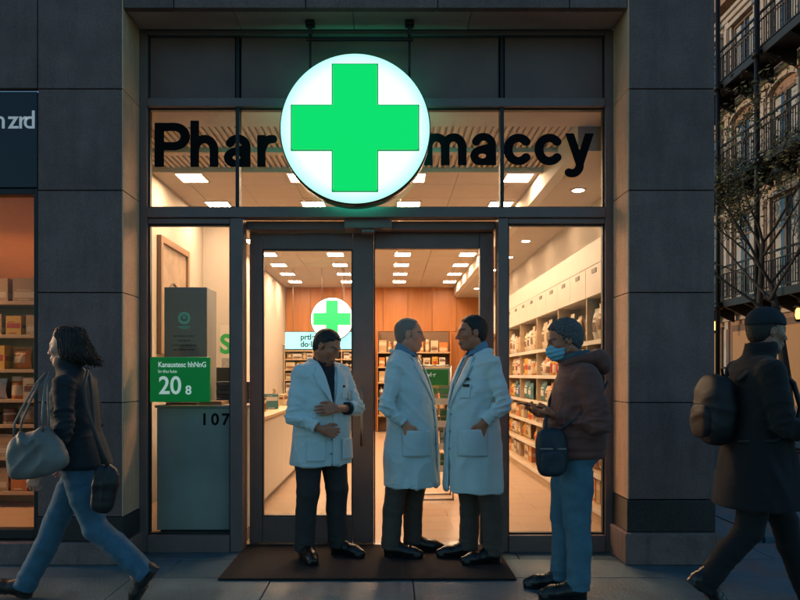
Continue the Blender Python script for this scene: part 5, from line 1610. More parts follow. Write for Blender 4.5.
def patch(root, name, target_rings, a0, a1, z0, z1, off, m, n=12, thick=0.004, bulge=0.0, side=1):
    """a cloth patch lying on the side of a lofted garment, between two angles about its axis (0 = front, +90 = left)"""
    RR = sorted(target_rings); zs = [r[0] for r in RR]
    def pt(a, z, o):
        cx, cyy, rx, ry = [np.interp(z, zs, [r[i] for r in RR]) for i in (1, 2, 3, 4)]
        c_, s_ = cos(RAD(a)), sin(RAD(a)); pw = 2.3
        q = (abs(c_) ** pw / (rx + o) ** pw + abs(s_) ** pw / (ry + o) ** pw) ** (-1 / pw)
        return (cx + q * c_, cyy + q * s_, z)
    mb = MB(); vs = []
    for s_ in (off, off + thick):
        for j in range(n + 1):
            for i in range(n + 1): vs.append(pt(a0 + (a1 - a0) * i / n, z0 + (z1 - z0) * j / n, s_ + bulge * sin(pi * i / n) ** 0.8 * min(1.0, 0.25 + 1.1 * j / n)))
    fs = []; K = (n + 1) * (n + 1)
    for j in range(n):
        for i in range(n):
            q = j * (n + 1) + i
            fs.append((q + K, q + 1 + K, q + n + 2 + K, q + n + 1 + K)); fs.append((q, q + n + 1, q + n + 2, q + 1))
    for i in range(n):
        fs += [(i, i + 1, i + 1 + K, i + K), (n * (n + 1) + i + 1, n * (n + 1) + i, n * (n + 1) + i + K, n * (n + 1) + i + 1 + K)]
        fs += [((i + 1) * (n + 1), i * (n + 1), i * (n + 1) + K, (i + 1) * (n + 1) + K), (i * (n + 1) + n, (i + 1) * (n + 1) + n, (i + 1) * (n + 1) + n + K, i * (n + 1) + n + K)]
    mb.add(vs, fs, True)
    return mb.build(name, m, root)

def panel(root, name, rings, ya, yb, z0, z1, off, m, nz=16, ny=5, thick=0.004):
    """crisp cloth on the front of a lofted garment between the curves ya(z) and yb(z)"""
    RR = sorted(rings); zs = [r[0] for r in RR]; pw = 2.3
    def pt(y, z, o):
        cx, rx, ry = [float(np.interp(z, zs, [r[i] for r in RR])) for i in (1, 3, 4)]
        u = min(abs(y) / (ry + o), 0.995)
        return (cx + (rx + o) * (1 - u ** pw) ** (1 / pw), y, z)
    vs = []
    for o in (off - 0.006, off + thick):
        for j in range(nz + 1):
            z = z0 + (z1 - z0) * j / nz
            for i in range(ny + 1): vs.append(pt(ya(z) + (yb(z) - ya(z)) * i / ny, z, o))
    K = (nz + 1) * (ny + 1); w_ = ny + 1; fs = []
    for j in range(nz):
        for i in range(ny):
            q = j * w_ + i
            fs += [(q + K, q + 1 + K, q + w_ + 1 + K, q + w_ + K), (q, q + w_, q + w_ + 1, q + 1)]
    for i in range(ny): fs += [(i, i + 1, i + 1 + K, i + K), (nz * w_ + i + 1, nz * w_ + i, nz * w_ + i + K, nz * w_ + i + 1 + K)]
    for j in range(nz): fs += [((j + 1) * w_, j * w_, j * w_ + K, (j + 1) * w_ + K), (j * w_ + ny, (j + 1) * w_ + ny, (j + 1) * w_ + ny + K, j * w_ + ny + K)]
    return MB().add(vs, fs, True).build(name, m, root)

def coat_front(root, rings, hem, vb, vt, vw, slit, over=1):
    for q in (1, -1):
        inner = lambda z: q * (slit + vw * max(0.0, (z - vb) / (vt - vb)) + 0.002)
        def outer(z):
            t = (z - vb) / (vt - vb)
            wide = 0.078 * min(1.0, t * 1.9) if t < 0.80 else (0.030 + 0.030 * (1 - t) / 0.2)
            return inner(z) + q * max(0.004, wide)
        panel(root, 'lapel', rings, inner, outer, vb, vb + (vt - vb) * 0.97, 0.010, M_coat, 26)
    panel(root, 'placket', rings, lambda z: over * -0.012, lambda z: over * 0.042, hem + 0.012, vb - 0.004, 0.007, M_coat, 20)

def shirt_and_tie(root, J, rings, m, tie=True, h=0.006, collar=True):
    RR = [(r[0], r[1], r[2], r[3] - 0.013, r[4] - 0.02) for r in rings if r[0] > 0.98]
    lo, hi = bounds([(r[1] + r[3], r[4], r[0]) for r in RR] + [(r[1] - r[3], -r[4], r[0]) for r in RR], 0.05); hi[2] = J['neck'][2] + 0.12
    V = Vol(lo, hi, h); V.loft(RR, 0.02)
    n0 = np.array(J['neck'], float); hd = np.array(J['head'], float)
    up = unit(hd - n0 + np.array((0.0, 0, 0.05)))
    V.cone(n0 - up * 0.03, n0 + up * 0.038, 0.076, 0.069, 0.02)
    V.cone(n0 + up * 0.035, n0 + up * 0.2, 0.056, 0.056, 0.003, True)
    F0 = V.F.copy()
    P_, Q = V.surface(); P_, Q = keep_main(P_, Q); P_ = relax(P_, Q, 1)
    mesh_np('shirt', P_, Q, m, root)
    if collar:
        mb = MB()
        for q in (1, -1):
            b_ = n0 + up * 0.040
            a = b_ + np.array((0.066, 0.006 * q, -0.012)); b2 = b_ + np.array((0.02, 0.068 * q, 0.002)); c_ = b_ + np.array((0.052, 0.060 * q, -0.045)); d_ = b_ + np.array((0.098, 0.036 * q, -0.062))
            t = np.array((0.006, 0.002 * q, 0.003))
            vs = [a, b2, c_, d_, a - t, b2 - t, c_ - t, d_ - t]
            mb.add(vs, [(0, 1, 2, 3), (7, 6, 5, 4), (0, 4, 5, 1), (1, 5, 6, 2), (2, 6, 7, 3), (3, 7, 4, 0)])
        mb.build('collar', m, root, bevel=0.002)
    if tie:
        V.F = F0 - 0.008
        zt = n0[2] + 0.012
        V.fn(lambda X, Y, Z: np.maximum(np.maximum(np.abs(Y) - (0.017 + 0.020 * np.clip((zt - 0.03 - Z) / 0.25, 0, 1) + 0.006 * (Z > zt - 0.035)), Z - zt - 0.02), n0[0] + 0.03 - X), 'int', k=0.003)
        P_, Q = V.surface(); P_, Q = keep_main(P_, Q)
        mesh_np('tie', P_, Q, M_tie, root)
def person(label, px, d, az, group=None):
    return thing('person', label, 'person', ((px - 388) * d / F_PX, d - EYE_D, 0.016 if 4.5 < d < 5.37 else 0.0), RAD(az), group)

def buttons(root, rings, zs_, y, m, off=0.004):
    RR = sorted(rings); zz = [r[0] for r in RR]
    for z in zs_:
        cx, rx = [float(np.interp(z, zz, [r[i] for r in RR])) for i in (1, 3)]
        MB().lathe([(0.009, 0.0), (0.009, 0.003), (0.006, 0.004)], (cx + rx * 0.99 + off, y, z), 12, 'X').build('button', m, root)

M_btn = mat('coat_button', (0.25, 0.33, 0.36), 0.4)
SK1, SK2, SK3 = (0.60, 0.20, 0.10), (0.82, 0.33, 0.19), (0.52, 0.175, 0.09)
LIP = (0.16, 0.05, 0.04)

def standing(hl=1.0):
    return None

# ---- pharmacist on the left of the doorway, facing right
D2 = person('grey haired pharmacist in long white coat facing right in the open doorway, hand in pocket', 408, 5.09, -17)
J = dict(pelvis=(-0.01, 0, 0.95), waist=(0.0, 0, 1.08), chest=(-0.02, 0, 1.28), neck=(-0.035, 0, 1.475), head=(0.010, 0, 1.607),
         shL=(-0.03, 0.185, 1.385), elL=(-0.03, 0.265, 1.10), wrL=(0.065, 0.222, 0.965), shR=(-0.04, -0.185, 1.385), elR=(-0.085, -0.262, 1.095), wrR=(0.040, -0.218, 0.965),
         hipL=(-0.02, 0.085, 0.90), knL=(0.03, 0.095, 0.49), anL=(0.01, 0.105, 0.088), hipR=(-0.02, -0.085, 0.90), knR=(-0.06, -0.095, 0.49), anR=(-0.10, -0.10, 0.088))
rings2 = [(1.475, -0.035, 0, 0.075, 0.10), (1.43, -0.035, 0, 0.100, 0.165), (1.36, -0.022, 0, 0.128, 0.200), (1.25, 0.0, 0, 0.150, 0.205), (1.12, 0.022, 0, 0.165, 0.200),
          (0.95, 0.025, 0, 0.180, 0.205), (0.75, 0.025, 0, 0.192, 0.212), (0.50, 0.025, 0, 0.200, 0.222)]
Rh = rot3(14, 4, 0)
body_mesh(J, D2, SK2, LIP, Rh, {'L': dict(u=(0.5, -0.12, -0.85), n=(-0.3, -0.95, 0), curl=(10, 12, 12)), 'R': dict(u=(0.42, 0.10, -0.90), n=(-0.2, 0.97, 0.0), curl=(10, 12, 12), thumb=0.2)}, jowl=0.004, stubble=0.2, brow=(0.10, 0.07, 0.05), hair=(0.24, 0.17, 0.13), thin=0.03)
hair_mesh(D2, J['head'], Rh, 1.0, M_hairg, 'thin', 2)
shirt_and_tie(D2, J, rings2, M_shirtb)
doctor_coat(D2, J, rings2, 0.50, 1.10, 1.455, 0.050, 0.006, (0.93, 0.93), seed=1,
            cuts=[(0.1, -0.12, 1.16, (0.2, 0.5, 1), 0.14, 0.005, 0.075), (0.12, -0.15, 0.80, (1, 0, 0.1), 0.2, 0.004, 0.09), (-0.12, -0.1, 1.2, (0, 0.4, 1), 0.15, 0.005, 0.07), (-0.1, -0.12, 0.75, (0, 1, 0.1), 0.2, 0.004, 0.08)])
patch(D2, 'pocket', rings2, 36, 92, 0.74, 0.925, 0.008, M_coat, bulge=0.022)
patch(D2, 'pocket', rings2, -92, -36, 0.74, 0.925, 0.008, M_coat, bulge=0.022)
buttons(D2, rings2, (1.06, 0.94, 0.82, 0.70), -0.022, M_btn)
trousers(D2, J, M_trb, (0.095, 0.078, 0.066, 0.070), seed=2, fit=0.80)
shoe(D2, J['anR'], M_shoe, 4); shoe(D2, J['anL'], M_shoe, 14)

# ---- pharmacist on the right of the doorway, facing left
D3 = person('black haired pharmacist in long white coat facing left, breast pocket with dark badge', 474, 4.92, 197)
J = dict(pelvis=(-0.02, 0, 0.95), waist=(0.0, 0, 1.08), chest=(-0.03, 0, 1.28), neck=(-0.045, 0, 1.475), head=(0.015, 0, 1.612),
         shR=(-0.045, -0.185, 1.385), elR=(-0.05, -0.265, 1.10), wrR=(0.065, -0.222, 0.965), shL=(-0.055, 0.185, 1.385), elL=(-0.105, 0.262, 1.115), wrL=(0.025, 0.220, 0.985),
         hipR=(-0.03, -0.085, 0.90), knR=(0.0, -0.095, 0.49), anR=(0.00, -0.10, 0.088), hipL=(-0.04, 0.085, 0.90), knL=(-0.07, 0.095, 0.49), anL=(-0.10, 0.10, 0.088))
rings3 = [(1.475, -0.045, 0, 0.075, 0.10), (1.43, -0.045, 0, 0.100, 0.165), (1.36, -0.035, 0, 0.125, 0.200), (1.25, -0.012, 0, 0.150, 0.205), (1.12, 0.008, 0, 0.168, 0.200),
          (0.95, 0.010, 0, 0.178, 0.205), (0.75, 0.008, 0, 0.188, 0.212), (0.49, 0.005, 0, 0.195, 0.220)]
Rh = rot3(-10, 2, 0)
body_mesh(J, D3, SK1, LIP, Rh, {'R': dict(u=(0.5, 0.12, -0.85), n=(-0.3, 0.95, 0), curl=(10, 12, 12)), 'L': dict(u=(0.42, -0.10, -0.90), n=(-0.2, -0.97, 0.0), curl=(10, 12, 12), thumb=0.2)}, jowl=0.003, stubble=0.35, hair=(0.012, 0.009, 0.008))
hair_mesh(D3, J['head'], Rh, 1.0, M_hairk, 'short', 3)
shirt_and_tie(D3, J, rings3, M_shirtb)
doctor_coat(D3, J, rings3, 0.49, 1.08, 1.455, 0.050, 0.006, (0.93, 0.93), seed=4,
            cuts=[(0.1, 0.12, 1.16, (0.2, -0.5, 1), 0.14, 0.005, 0.075), (0.12, 0.15, 0.80, (1, 0, 0.1), 0.2, 0.004, 0.09), (-0.12, 0.1, 1.2, (0, -0.4, 1), 0.15, 0.005, 0.07), (-0.1, 0.12, 0.75, (0, 1, 0.1), 0.2, 0.004, 0.08)])
patch(D3, 'pocket', rings3, -92, -36, 0.76, 0.945, 0.008, M_coat, bulge=0.022)
patch(D3, 'pocket', rings3, 36, 92, 0.76, 0.945, 0.008, M_coat, bulge=0.022)
bp = patch(D3, 'breast_pocket', rings3, 36, 58, 1.155, 1.245, 0.006, M_coat)
patch(D3, 'badge', rings3, 38, 54, 1.232, 1.252, 0.0115, M_tie, thick=0.002)
patch(D3, 'emblem', rings3, 37, 41, 1.272, 1.298, 0.0075, M_tie, n=3, thick=0.002)
patch(D3, 'emblem', rings3, 43, 50, 1.276, 1.296, 0.0075, M_tie, n=3, thick=0.002)
buttons(D3, rings3, (1.04, 0.92, 0.80, 0.68), 0.022, M_btn)
trousers(D3, J, M_trb, (0.095, 0.078, 0.066, 0.070), seed=5, fit=0.80)
shoe(D3, J['anL'], M_shoe, -4); shoe(D3, J['anR'], M_shoe, -14)

# ---- pharmacist by the closed door leaf, arms crossed
D1 = person('pharmacist in short white coat with arms crossed looking down in front of the left door', 322, 5.02, -54)
J = dict(pelvis=(-0.02, 0, 0.93), waist=(-0.01, 0, 1.06), chest=(-0.01, 0, 1.24), neck=(0.0, 0, 1.405), head=(0.055, 0.008, 1.515),
         shR=(0.0, -0.175, 1.325), elR=(0.035, -0.255, 1.02), wrR=(0.205, -0.115, 0.935), shL=(0.0, 0.175, 1.325), elL=(0.105, 0.235, 1.070), wrL=(0.220, -0.010, 1.080),
         hipR=(-0.03, -0.090, 0.88), knR=(0.0, -0.115, 0.48), anR=(-0.03, -0.125, 0.088), hipL=(-0.03, 0.090, 0.88), knL=(0.02, 0.115, 0.48), anL=(0.0, 0.135, 0.088))
rings1 = [(1.405, -0.005, 0, 0.075, 0.10), (1.36, -0.01, 0, 0.105, 0.165), (1.30, -0.005, 0, 0.130, 0.205), (1.20, 0.0, 0, 0.148, 0.212), (1.06, 0.005, 0, 0.155, 0.208), (0.92, 0.0, 0, 0.162, 0.215), (0.80, -0.005, 0, 0.168, 0.226), (0.66, -0.01, 0, 0.172, 0.236)]
Rh = rot3(30, 26, -4)
body_mesh(J, D1, SK1, LIP, Rh, {'R': dict(u=(0.35, 0.90, -0.25), n=(-0.93, 0.35, 0.0), curl=(38, 45, 35), thumb=0.9), 'L': dict(u=(-0.10, -0.99, -0.06), n=(-0.95, 0.12, -0.2), curl=(22, 30, 25), thumb=0.9)}, jowl=0.004, stubble=0.5, hair=(0.012, 0.009, 0.008))
hair_mesh(D1, J['head'], Rh, 1.0, M_hairk, 'short', 5)
shirt_and_tie(D1, J, rings1, M_shirtd, tie=False)
doctor_coat(D1, J, rings1, 0.66, 1.10, 1.385, 0.060, 0.004, (0.42, 0.80), seed=7,
            cuts=[(0.1, 0.0, 1.16, (0, 0.5, 1), 0.14, 0.005, 0.07), (0.12, 0.05, 0.80, (0.2, 1, 0.1), 0.2, 0.004, 0.09), (0.1, -0.1, 0.95, (0, 0.4, 1), 0.12, 0.006, 0.06)])
cq = np.array(J['elL']) + (np.array(J['wrL']) - np.array(J['elL'])) * 0.44; cd = unit(np.array(J['wrL']) - np.array(J['elL']))
MB().tube([cq - cd * 0.004, cq + cd * 0.035], [0.047, 0.045], 18).build('dark_cuff', M_shirtd, D1)
patch(D1, 'breast_pocket', rings1, 26, 46, 1.145, 1.235, 0.006, M_coat)
patch(D1, 'pen_clip', rings1, 30, 38, 1.226, 1.242, 0.0115, M_tie, n=4, thick=0.003)
patch(D1, 'name_card', rings1, 44, 56, 1.13, 1.19, 0.012, M_white, n=4, thick=0.002)
patch(D1, 'pocket', rings1, -58, -22, 0.71, 0.86, 0.006, M_coat); patch(D1, 'pocket', rings1, 22, 58, 0.71, 0.86, 0.006, M_coat)
buttons(D1, rings1, (0.86, 0.76), -0.02, M_btn)
trousers(D1, J, M_trd, (0.100, 0.082, 0.068, 0.074), seed=8, fit=0.88)
shoe(D1, J['anR'], M_shoe, -12); shoe(D1, J['anL'], M_shoe, 22)

# ---- masked man with the phone, facing left
C1 = person('man in dark brown hooded jacket and face mask looking down at his phone', 565, 4.21, 178)
J = dict(pelvis=(-0.055, 0, 0.90), waist=(-0.05, 0, 1.02), chest=(-0.075, 0, 1.22), neck=(-0.065, 0, 1.405), head=(0.005, 0, 1.540),
         shL=(-0.085, 0.180, 1.315), elL=(-0.145, 0.245, 1.045), wrL=(0.085, 0.135, 1.095), shR=(-0.075, -0.180, 1.315), elR=(-0.12, -0.245, 1.045), wrR=(0.085, -0.10, 1.085),
         hipL=(-0.05, 0.085, 0.86), knL=(-0.050, 0.090, 0.46), anL=(-0.055, 0.095, 0.088), hipR=(-0.05, -0.085, 0.86), knR=(-0.01, -0.095, 0.46), anR=(0.0, -0.10, 0.088))
Rh = rot3(3, 16, 0)
body_mesh(J, C1, SK3, LIP, Rh, {'L': dict(u=(0.97, -0.20, 0.10), n=(0.0, -0.45, 0.9), curl=(22, 28, 25), thumb=0.9), 'R': dict(u=(0.97, 0.20, 0.10), n=(0.0, 0.45, 0.9), curl=(20, 28, 25))}, stubble=0.3, brow=(0.05, 0.045, 0.045), hair=(0.06, 0.05, 0.05))
hair_mesh(C1, J['head'], Rh, 1.02, M_hairs, 'curly', 6)
ringsC = [(1.40, -0.068, 0, 0.090, 0.115), (1.35, -0.080, 0, 0.118, 0.170), (1.28, -0.080, 0, 0.140, 0.205), (1.18, -0.070, 0, 0.158, 0.215), (1.05, -0.055, 0, 0.178, 0.218), (0.94, -0.050, 0, 0.190, 0.222), (0.87, -0.050, 0, 0.186, 0.215), (0.83, -0.050, 0, 0.178, 0.205)]
lo, hi = bounds([J[k] for k in ('shL', 'shR', 'elL', 'elR', 'wrL', 'wrR')] + [(-0.27, 0, 0.8), (0.17, 0, 0.8)], 0.10); lo[2] = 0.78; hi[2] = 1.52
V = Vol(lo, hi, 0.006); V.loft(ringsC, 0.02)
A = {k: np.array(J[k], float) for k in J}
for q in 'LR': V.cone(A['neck'] + np.array((-0.01, 0, -0.05)), A['sh' + q], 0.064, 0.068, 0.05)
V.fn(lambda X, Y, Z: 0.825 - Z + 0 * X + 0 * Y, 'int', k=0.01)
sleeves(V, J, (0.078, 0.066, 0.046), (0.94, 0.94))
V.cone(A['neck'] + np.array((0.012, 0, -0.01)), A['neck'] + np.array((0.03, 0, 0.035)), 0.085, 0.078, 0.02)
V.cone(A['neck'] + np.array((0.02, 0, 0.02)), A['neck'] + np.array((0.05, 0, 0.2)), 0.062, 0.080, 0.004, True)
items = arm_folds(J, 'L', 0.010) + arm_folds(J, 'R', 0.008) + [((-0.05, 0.15, 1.0), (0.3, 0, 1), 0.16, 0.007, 0.065, 31), ((0.08, 0.1, 1.15), (0, 0.4, 1), 0.14, 0.006, 0.06, 33), ((-0.2, 0.0, 1.1), (0, 0.2, 1), 0.2, 0.007, 0.075, 35)]
M_jack = mat('dark_brown_jacket', (0.165, 0.055, 0.040), 0.75, crease=0.6, cscale=10, var=0.2, vscale=10, bump=0.15, bscale=250, sheen=0.1)
def hemx(P_, N_):
    z = P_[:, 2]; return -0.006 * np.exp(-((z - 0.885) / 0.012) ** 2) * (np.abs(P_[:, 1]) < 0.25)
finish(V, 'jacket', M_jack, C1, items, 0.003, 20, 9, hemx)
# hood lying on the back
V = Vol((-0.30, -0.20, 1.22), (0.12, 0.20, 1.55), 0.006)
n0 = A['neck']
for k in range(16):
    a0, a1 = RAD(40 + 280 * k / 16), RAD(40 + 280 * (k + 1) / 16)
    def hp(a):
        b_ = max(0.0, -cos(a))
        return n0 + np.array(((0.098 + 0.045 * b_) * cos(a) - 0.005, 0.108 * sin(a), 0.020 + 0.012 * b_ - 0.035 * max(0, cos(a)))), 0.022 + 0.026 * b_
    (p0, r0), (p1, r1) = hp(a0), hp(a1)
    V.cone(p0, p1, r0, r1, 0.015)
V.ell(n0 + np.array((-0.150, 0, -0.020)), (0.055, 0.10, 0.062), None, 0.04)
finish(V, 'hood', M_jack, C1, [(n0 + np.array((-0.14, 0.05, 0.0)), (0.5, 0, 1), 0.10, 0.006, 0.045, 3)], 0.004, 26, 3)
V = Vol((-0.22, -0.15, 1.32), (0.10, 0.15, 1.52), 0.005)
for k in range(16):
    a0, a1 = RAD(30 + 300 * k / 16), RAD(30 + 300 * (k + 1) / 16)
    f = lambda a: n0 + np.array((0.080 * cos(a) + 0.008, 0.082 * sin(a), 0.048 - 0.035 * max(0, cos(a)) + 0.010 * max(0, -cos(a))))
    V.cone(f(a0), f(a1), 0.019, None, 0.012)
finish(V, 'hood_lining', mat('slate_teal_lining', (0.05, 0.10, 0.115), 0.85, var=0.15, bump=0.2, bscale=200), C1, [], 0.002, 40, 2)
# face mask with ear loops
V = Vol(A['head'] - 0.16, A['head'] + 0.16, 0.004)
Tm = lambda p: A['head'] + Rh @ np.array(p, float)
V.ell(Tm((0.050, 0, -0.058)), (0.072, 0.066, 0.062), Rh, 0.01)
V.ell(Tm((0.085, 0, -0.040)), (0.042, 0.034, 0.040), Rh, 0.02)
def mreg(X, Y, Z):
    Q = (X - A['head'][0], Y - A['head'][1], Z - A['head'][2])
    x, y, z = [(Rh[0, i] * Q[0] + Rh[1, i] * Q[1] + Rh[2, i] * Q[2]) for i in range(3)]
    return np.maximum(np.maximum(0.020 + 0.25 * np.maximum(0, -0.02 - z) - x, z + 0.012 - 0.25 * (x - 0.05)), -0.118 - z + 0.0 * x)
V.fn(mreg, 'int', k=0.006)
def pleat(P_, N_):
    z = ((P_ - A['head']) @ Rh)[:, 2]
    return 0.0022 * np.sign(np.sin(z * 2 * pi / 0.026))
finish(V, 'face_mask', mat('mask_blue', (0.22, 0.52, 0.66), 0.85, bump=0.1, bscale=250), C1, [], 0.0008, 40, 4, pleat)
for q in (1, -1):
    MB().tube([Tm((0.025, 0.063 * q, -0.025)), Tm((0.006, 0.077 * q, 0.012)), Tm((-0.012, 0.083 * q, 0.030)), Tm((-0.026, 0.080 * q, 0.005)), Tm((-0.012, 0.075 * q, -0.035)), Tm((0.022, 0.060 * q, -0.075))], 0.0016, 6).build('ear_loop', M_white, C1)
trousers(C1, J, M_jean2, (0.098, 0.080, 0.066, 0.070), seed=12, seat=0.02, fit=1.06)
shoe(C1, J['anL'], M_shoe, 2); shoe(C1, J['anR'], M_shoe, -6)
# what he carries
def at_person(T, p):
    a = T.rotation_euler[2]
    return Vector((T.location[0] + p[0] * cos(a) - p[1] * sin(a), T.location[1] + p[0] * sin(a) + p[1] * cos(a), T.location[2] + p[2]))
ph = thing('phone', 'dark smartphone held flat in the hands of the masked man', 'phone', at_person(C1, (0.215, 0.030, 1.146)), RAD(178))
ph.rotation_euler = (RAD(0), RAD(-12), RAD(178))
MB().box(-0.076, 0.076, -0.037, 0.037, -0.0045, 0.0035).build('phone_body', M_frame2, ph, bevel=0.003)
MB().box(-0.071, 0.071, -0.034, 0.034, 0.0037, 0.0047).build('phone_screen', mat('phone_glass', (0.02, 0.03, 0.035), 0.08), ph)
def soft_bag(name, T, size, m, parent, seed=0, pw=4.0, bulge=0.0, fold=0.006, taper=0.0, h=0.007):
    sx, sy, sz = size
    V = Vol((-sx - 0.03, -sy - 0.03, -sz - 0.03), (sx + 0.03, sy + 0.03, sz + 0.03), h)
    def f(X, Y, Z):
        k = 1 - taper * (Z / sz)
        u = (np.abs(X / (sx * k)) ** pw + np.abs(Y / (sy * (1 - 0.5 * taper * Z / sz))) ** 2.5 + np.abs(Z / sz) ** pw)
        return (u ** (1 / pw) - 1) * min(sx, sy, sz)
    V.fn(f, 'add')
    P_, Q = V.surface(); N_ = vnormals(P_, Q)
    P_ = wrinkle(P_, N_, [((0, 0, sz * 0.5), (1, 0.2, 0.3), sz, fold, 0.06, seed), ((0, 0, -sz * 0.3), (0.4, 0, 1), sz, fold * 0.8, 0.09, seed + 4)], fold * 0.4, 18, seed)
    return mesh_np(name, P_, Q, m, parent)
M_navy = mat('navy_nylon', (0.014, 0.024, 0.036), 0.55, var=0.2, vscale=14, bump=0.15, bscale=220)
cb = thing('crossbody_bag', 'navy crossbody bag hanging at the front hip of the masked man', 'bag', at_person(C1, (0.125, 0.215, 0.885)), RAD(178))
soft_bag('bag_body', None, (0.092, 0.050, 0.142), M_navy, cb, 3, 3.2, fold=0.004)
MB().box(-0.075, 0.075, 0.047, 0.053, 0.02, 0.028).build('zip', M_steel, cb, bevel=0.001)
soft = soft_bag('front_pocket', None, (0.070, 0.016, 0.070), M_navy, cb, 8, 3.5, fold=0.002, h=0.005); soft.location = (0, 0.048, -0.055)
MB().tube([(0.03, 0.0, 0.135), (0.025, -0.03, 0.19), (-0.005, -0.12, 0.225), (-0.03, -0.21, 0.29), (-0.09, -0.30, 0.40)], 0.009, 8).build('strap', M_navy, cb)
MB().tube([(-0.06, 0.0, 0.13), (-0.10, 0.015, 0.17), (-0.17, 0.012, 0.215), (-0.27, -0.02, 0.29), (-0.36, -0.15, 0.40)], 0.009, 8).build('strap', M_navy, cb)

# ---- woman striding to the left
W1 = person('woman in dark jacket and blue jeans striding left with a tote bag', 75, 4.05, 180)
J = dict(pelvis=(-0.035, 0, 0.865), waist=(-0.02, 0, 0.98), chest=(0.0, 0, 1.17), neck=(0.010, 0, 1.355), head=(0.050, 0, 1.492),
         shL=(-0.005, 0.155, 1.275), elL=(-0.035, 0.215, 1.025), wrL=(0.105, 0.215, 0.795), shR=(0.0, -0.155, 1.275), elR=(-0.02, -0.205, 1.03), wrR=(0.12, -0.19, 0.83),
         hipL=(-0.04, 0.080, 0.815), knL=(-0.150, 0.080, 0.455), anL=(-0.425, 0.075, 0.205), hipR=(-0.03, -0.080, 0.815), knR=(0.150, -0.075, 0.455), anR=(0.325, -0.075, 0.095))
Rh = rot3(-4, 3, 0)
body_mesh(J, W1, (0.66, 0.32, 0.23), (0.48, 0.12, 0.10), Rh, {'L': dict(u=(0.45, 0.0, -0.9), n=(-0.3, -0.95, 0), curl=(30, 35, 30), s=0.88), 'R': dict(u=(0.35, 0.0, -0.9), n=(0, 0.95, 0), curl=(25, 30, 25), s=0.88)}, fem=True, hs=0.95)
hair_mesh(W1, J['head'], Rh, 0.95, M_hairb, 'bob', 4)
ringsW = [(1.36, 0.008, 0, 0.072, 0.090), (1.31, 0.0, 0, 0.092, 0.140), (1.25, 0.002, 0, 0.112, 0.165), (1.15, 0.008, 0, 0.128, 0.165), (1.02, -0.010, 0, 0.122, 0.160), (0.92, -0.028, 0, 0.140, 0.178), (0.84, -0.040, 0, 0.155, 0.195), (0.79, -0.040, 0, 0.160, 0.200)]
M_jackn = mat('black_navy_jacket', (0.010, 0.014, 0.019), 0.8, var=0.2, vscale=12, bump=0.2, bscale=240, sheen=0.05)
lo, hi = bounds([J[k] for k in ('shL', 'shR', 'elL', 'elR', 'wrL', 'wrR')] + [(-0.18, 0, 0.8), (0.14, 0, 0.8)], 0.09); lo[2] = 0.74; hi[2] = 1.47
V = Vol(lo, hi, 0.006); V.loft(ringsW, 0.02); A = {k: np.array(J[k], float) for k in J}
for q in 'LR': V.cone(A['neck'] + np.array((-0.005, 0, -0.05)), A['sh' + q], 0.052, 0.054, 0.04)
V.fn(lambda X, Y, Z: 0.795 - Z + 0.01 * np.sin(8 * X) + 0 * Y, 'int', k=0.006)
sleeves(V, J, (0.062, 0.052, 0.040), (0.95, 0.95))
V.cone(A['neck'] + np.array((0.010, 0, -0.025)), A['neck'] + np.array((0.024, 0, 0.040)), 0.076, 0.082, 0.025)
V.cone(A['neck'] + np.array((0.014, 0, 0.012)), A['neck'] + np.array((0.03, 0, 0.2)), 0.066, 0.085, 0.004, True)
items = arm_folds(J, 'L', 0.008) + arm_folds(J, 'R', 0.006) + [((0.0, 0.1, 1.0), (0.2, 0, 1), 0.16, 0.006, 0.06, 31), ((0.08, 0.05, 1.1), (0, 0.4, 1), 0.14, 0.005, 0.055, 33)]
finish(V, 'jacket', M_jackn, W1, items, 0.0025, 22, 15)
trousers(W1, J, M_jean, (0.088, 0.068, 0.060, 0.066), seed=18, fit=0.93)
M_boot = mat('dark_brown_boot', (0.022, 0.014, 0.011), 0.45, bump=0.1, bscale=120)
shoe(W1, J['anL'], M_boot, 0, 58, 0.93, boot=0.02); shoe(W1, J['anR'], M_boot, 0, -12, 0.93, boot=0.02, lift=0.002)
M_tote = mat('grey_leather', (0.17, 0.16, 0.145), 0.5, var=0.25, vscale=7, bump=0.2, bscale=60)
tb = thing('tote_bag', 'slouchy grey leather tote bag carried by the striding woman', 'bag', at_person(W1, (0.075, 0.305, 0.910)), RAD(180))
tb.rotation_euler = (0, RAD(14), RAD(180))
soft_bag('bag_body', None, (0.155, 0.065, 0.130), M_tote, tb, 5, 3.6, fold=0.010, taper=0.20)
for dy in (-0.03, 0.040):
    MB().tube([(-0.085, dy, 0.10), (-0.10, dy, 0.17), (-0.115, dy * 0.7 - 0.02, 0.27), (-0.125, dy * 0.4 - 0.055, 0.36), (-0.13, -0.10, 0.415)], 0.006, 8).build('handle', M_tote, tb)
    MB().tube([(0.075, dy, 0.11), (0.05, dy, 0.18), (-0.02, dy * 0.7 - 0.02, 0.28), (-0.08, dy * 0.4 - 0.055, 0.37), (-0.115, -0.10, 0.42)], 0.006, 8).build('handle', M_tote, tb)
sb = thing('shoulder_bag', 'black shoulder bag swinging behind the striding woman', 'bag', at_person(W1, (-0.255, 0.205, 0.70)), RAD(180))
sb.rotation_euler = (0, RAD(-8), RAD(180))
soft_bag('bag_body', None, (0.070, 0.045, 0.135), mat('black_bag_leather', (0.010, 0.010, 0.012), 0.5, bump=0.1, bscale=120), sb, 9, 3.0, fold=0.005)
MB().tube([(0.0, 0, 0.13), (0.06, 0.0, 0.24), (0.15, 0.015, 0.42), (0.195, -0.005, 0.55), (0.21, -0.06, 0.63), (0.25, -0.10, 0.645)], [0.010] * 6, 8).build('strap', mat('strap_grey', (0.035, 0.035, 0.037), 0.6), sb)
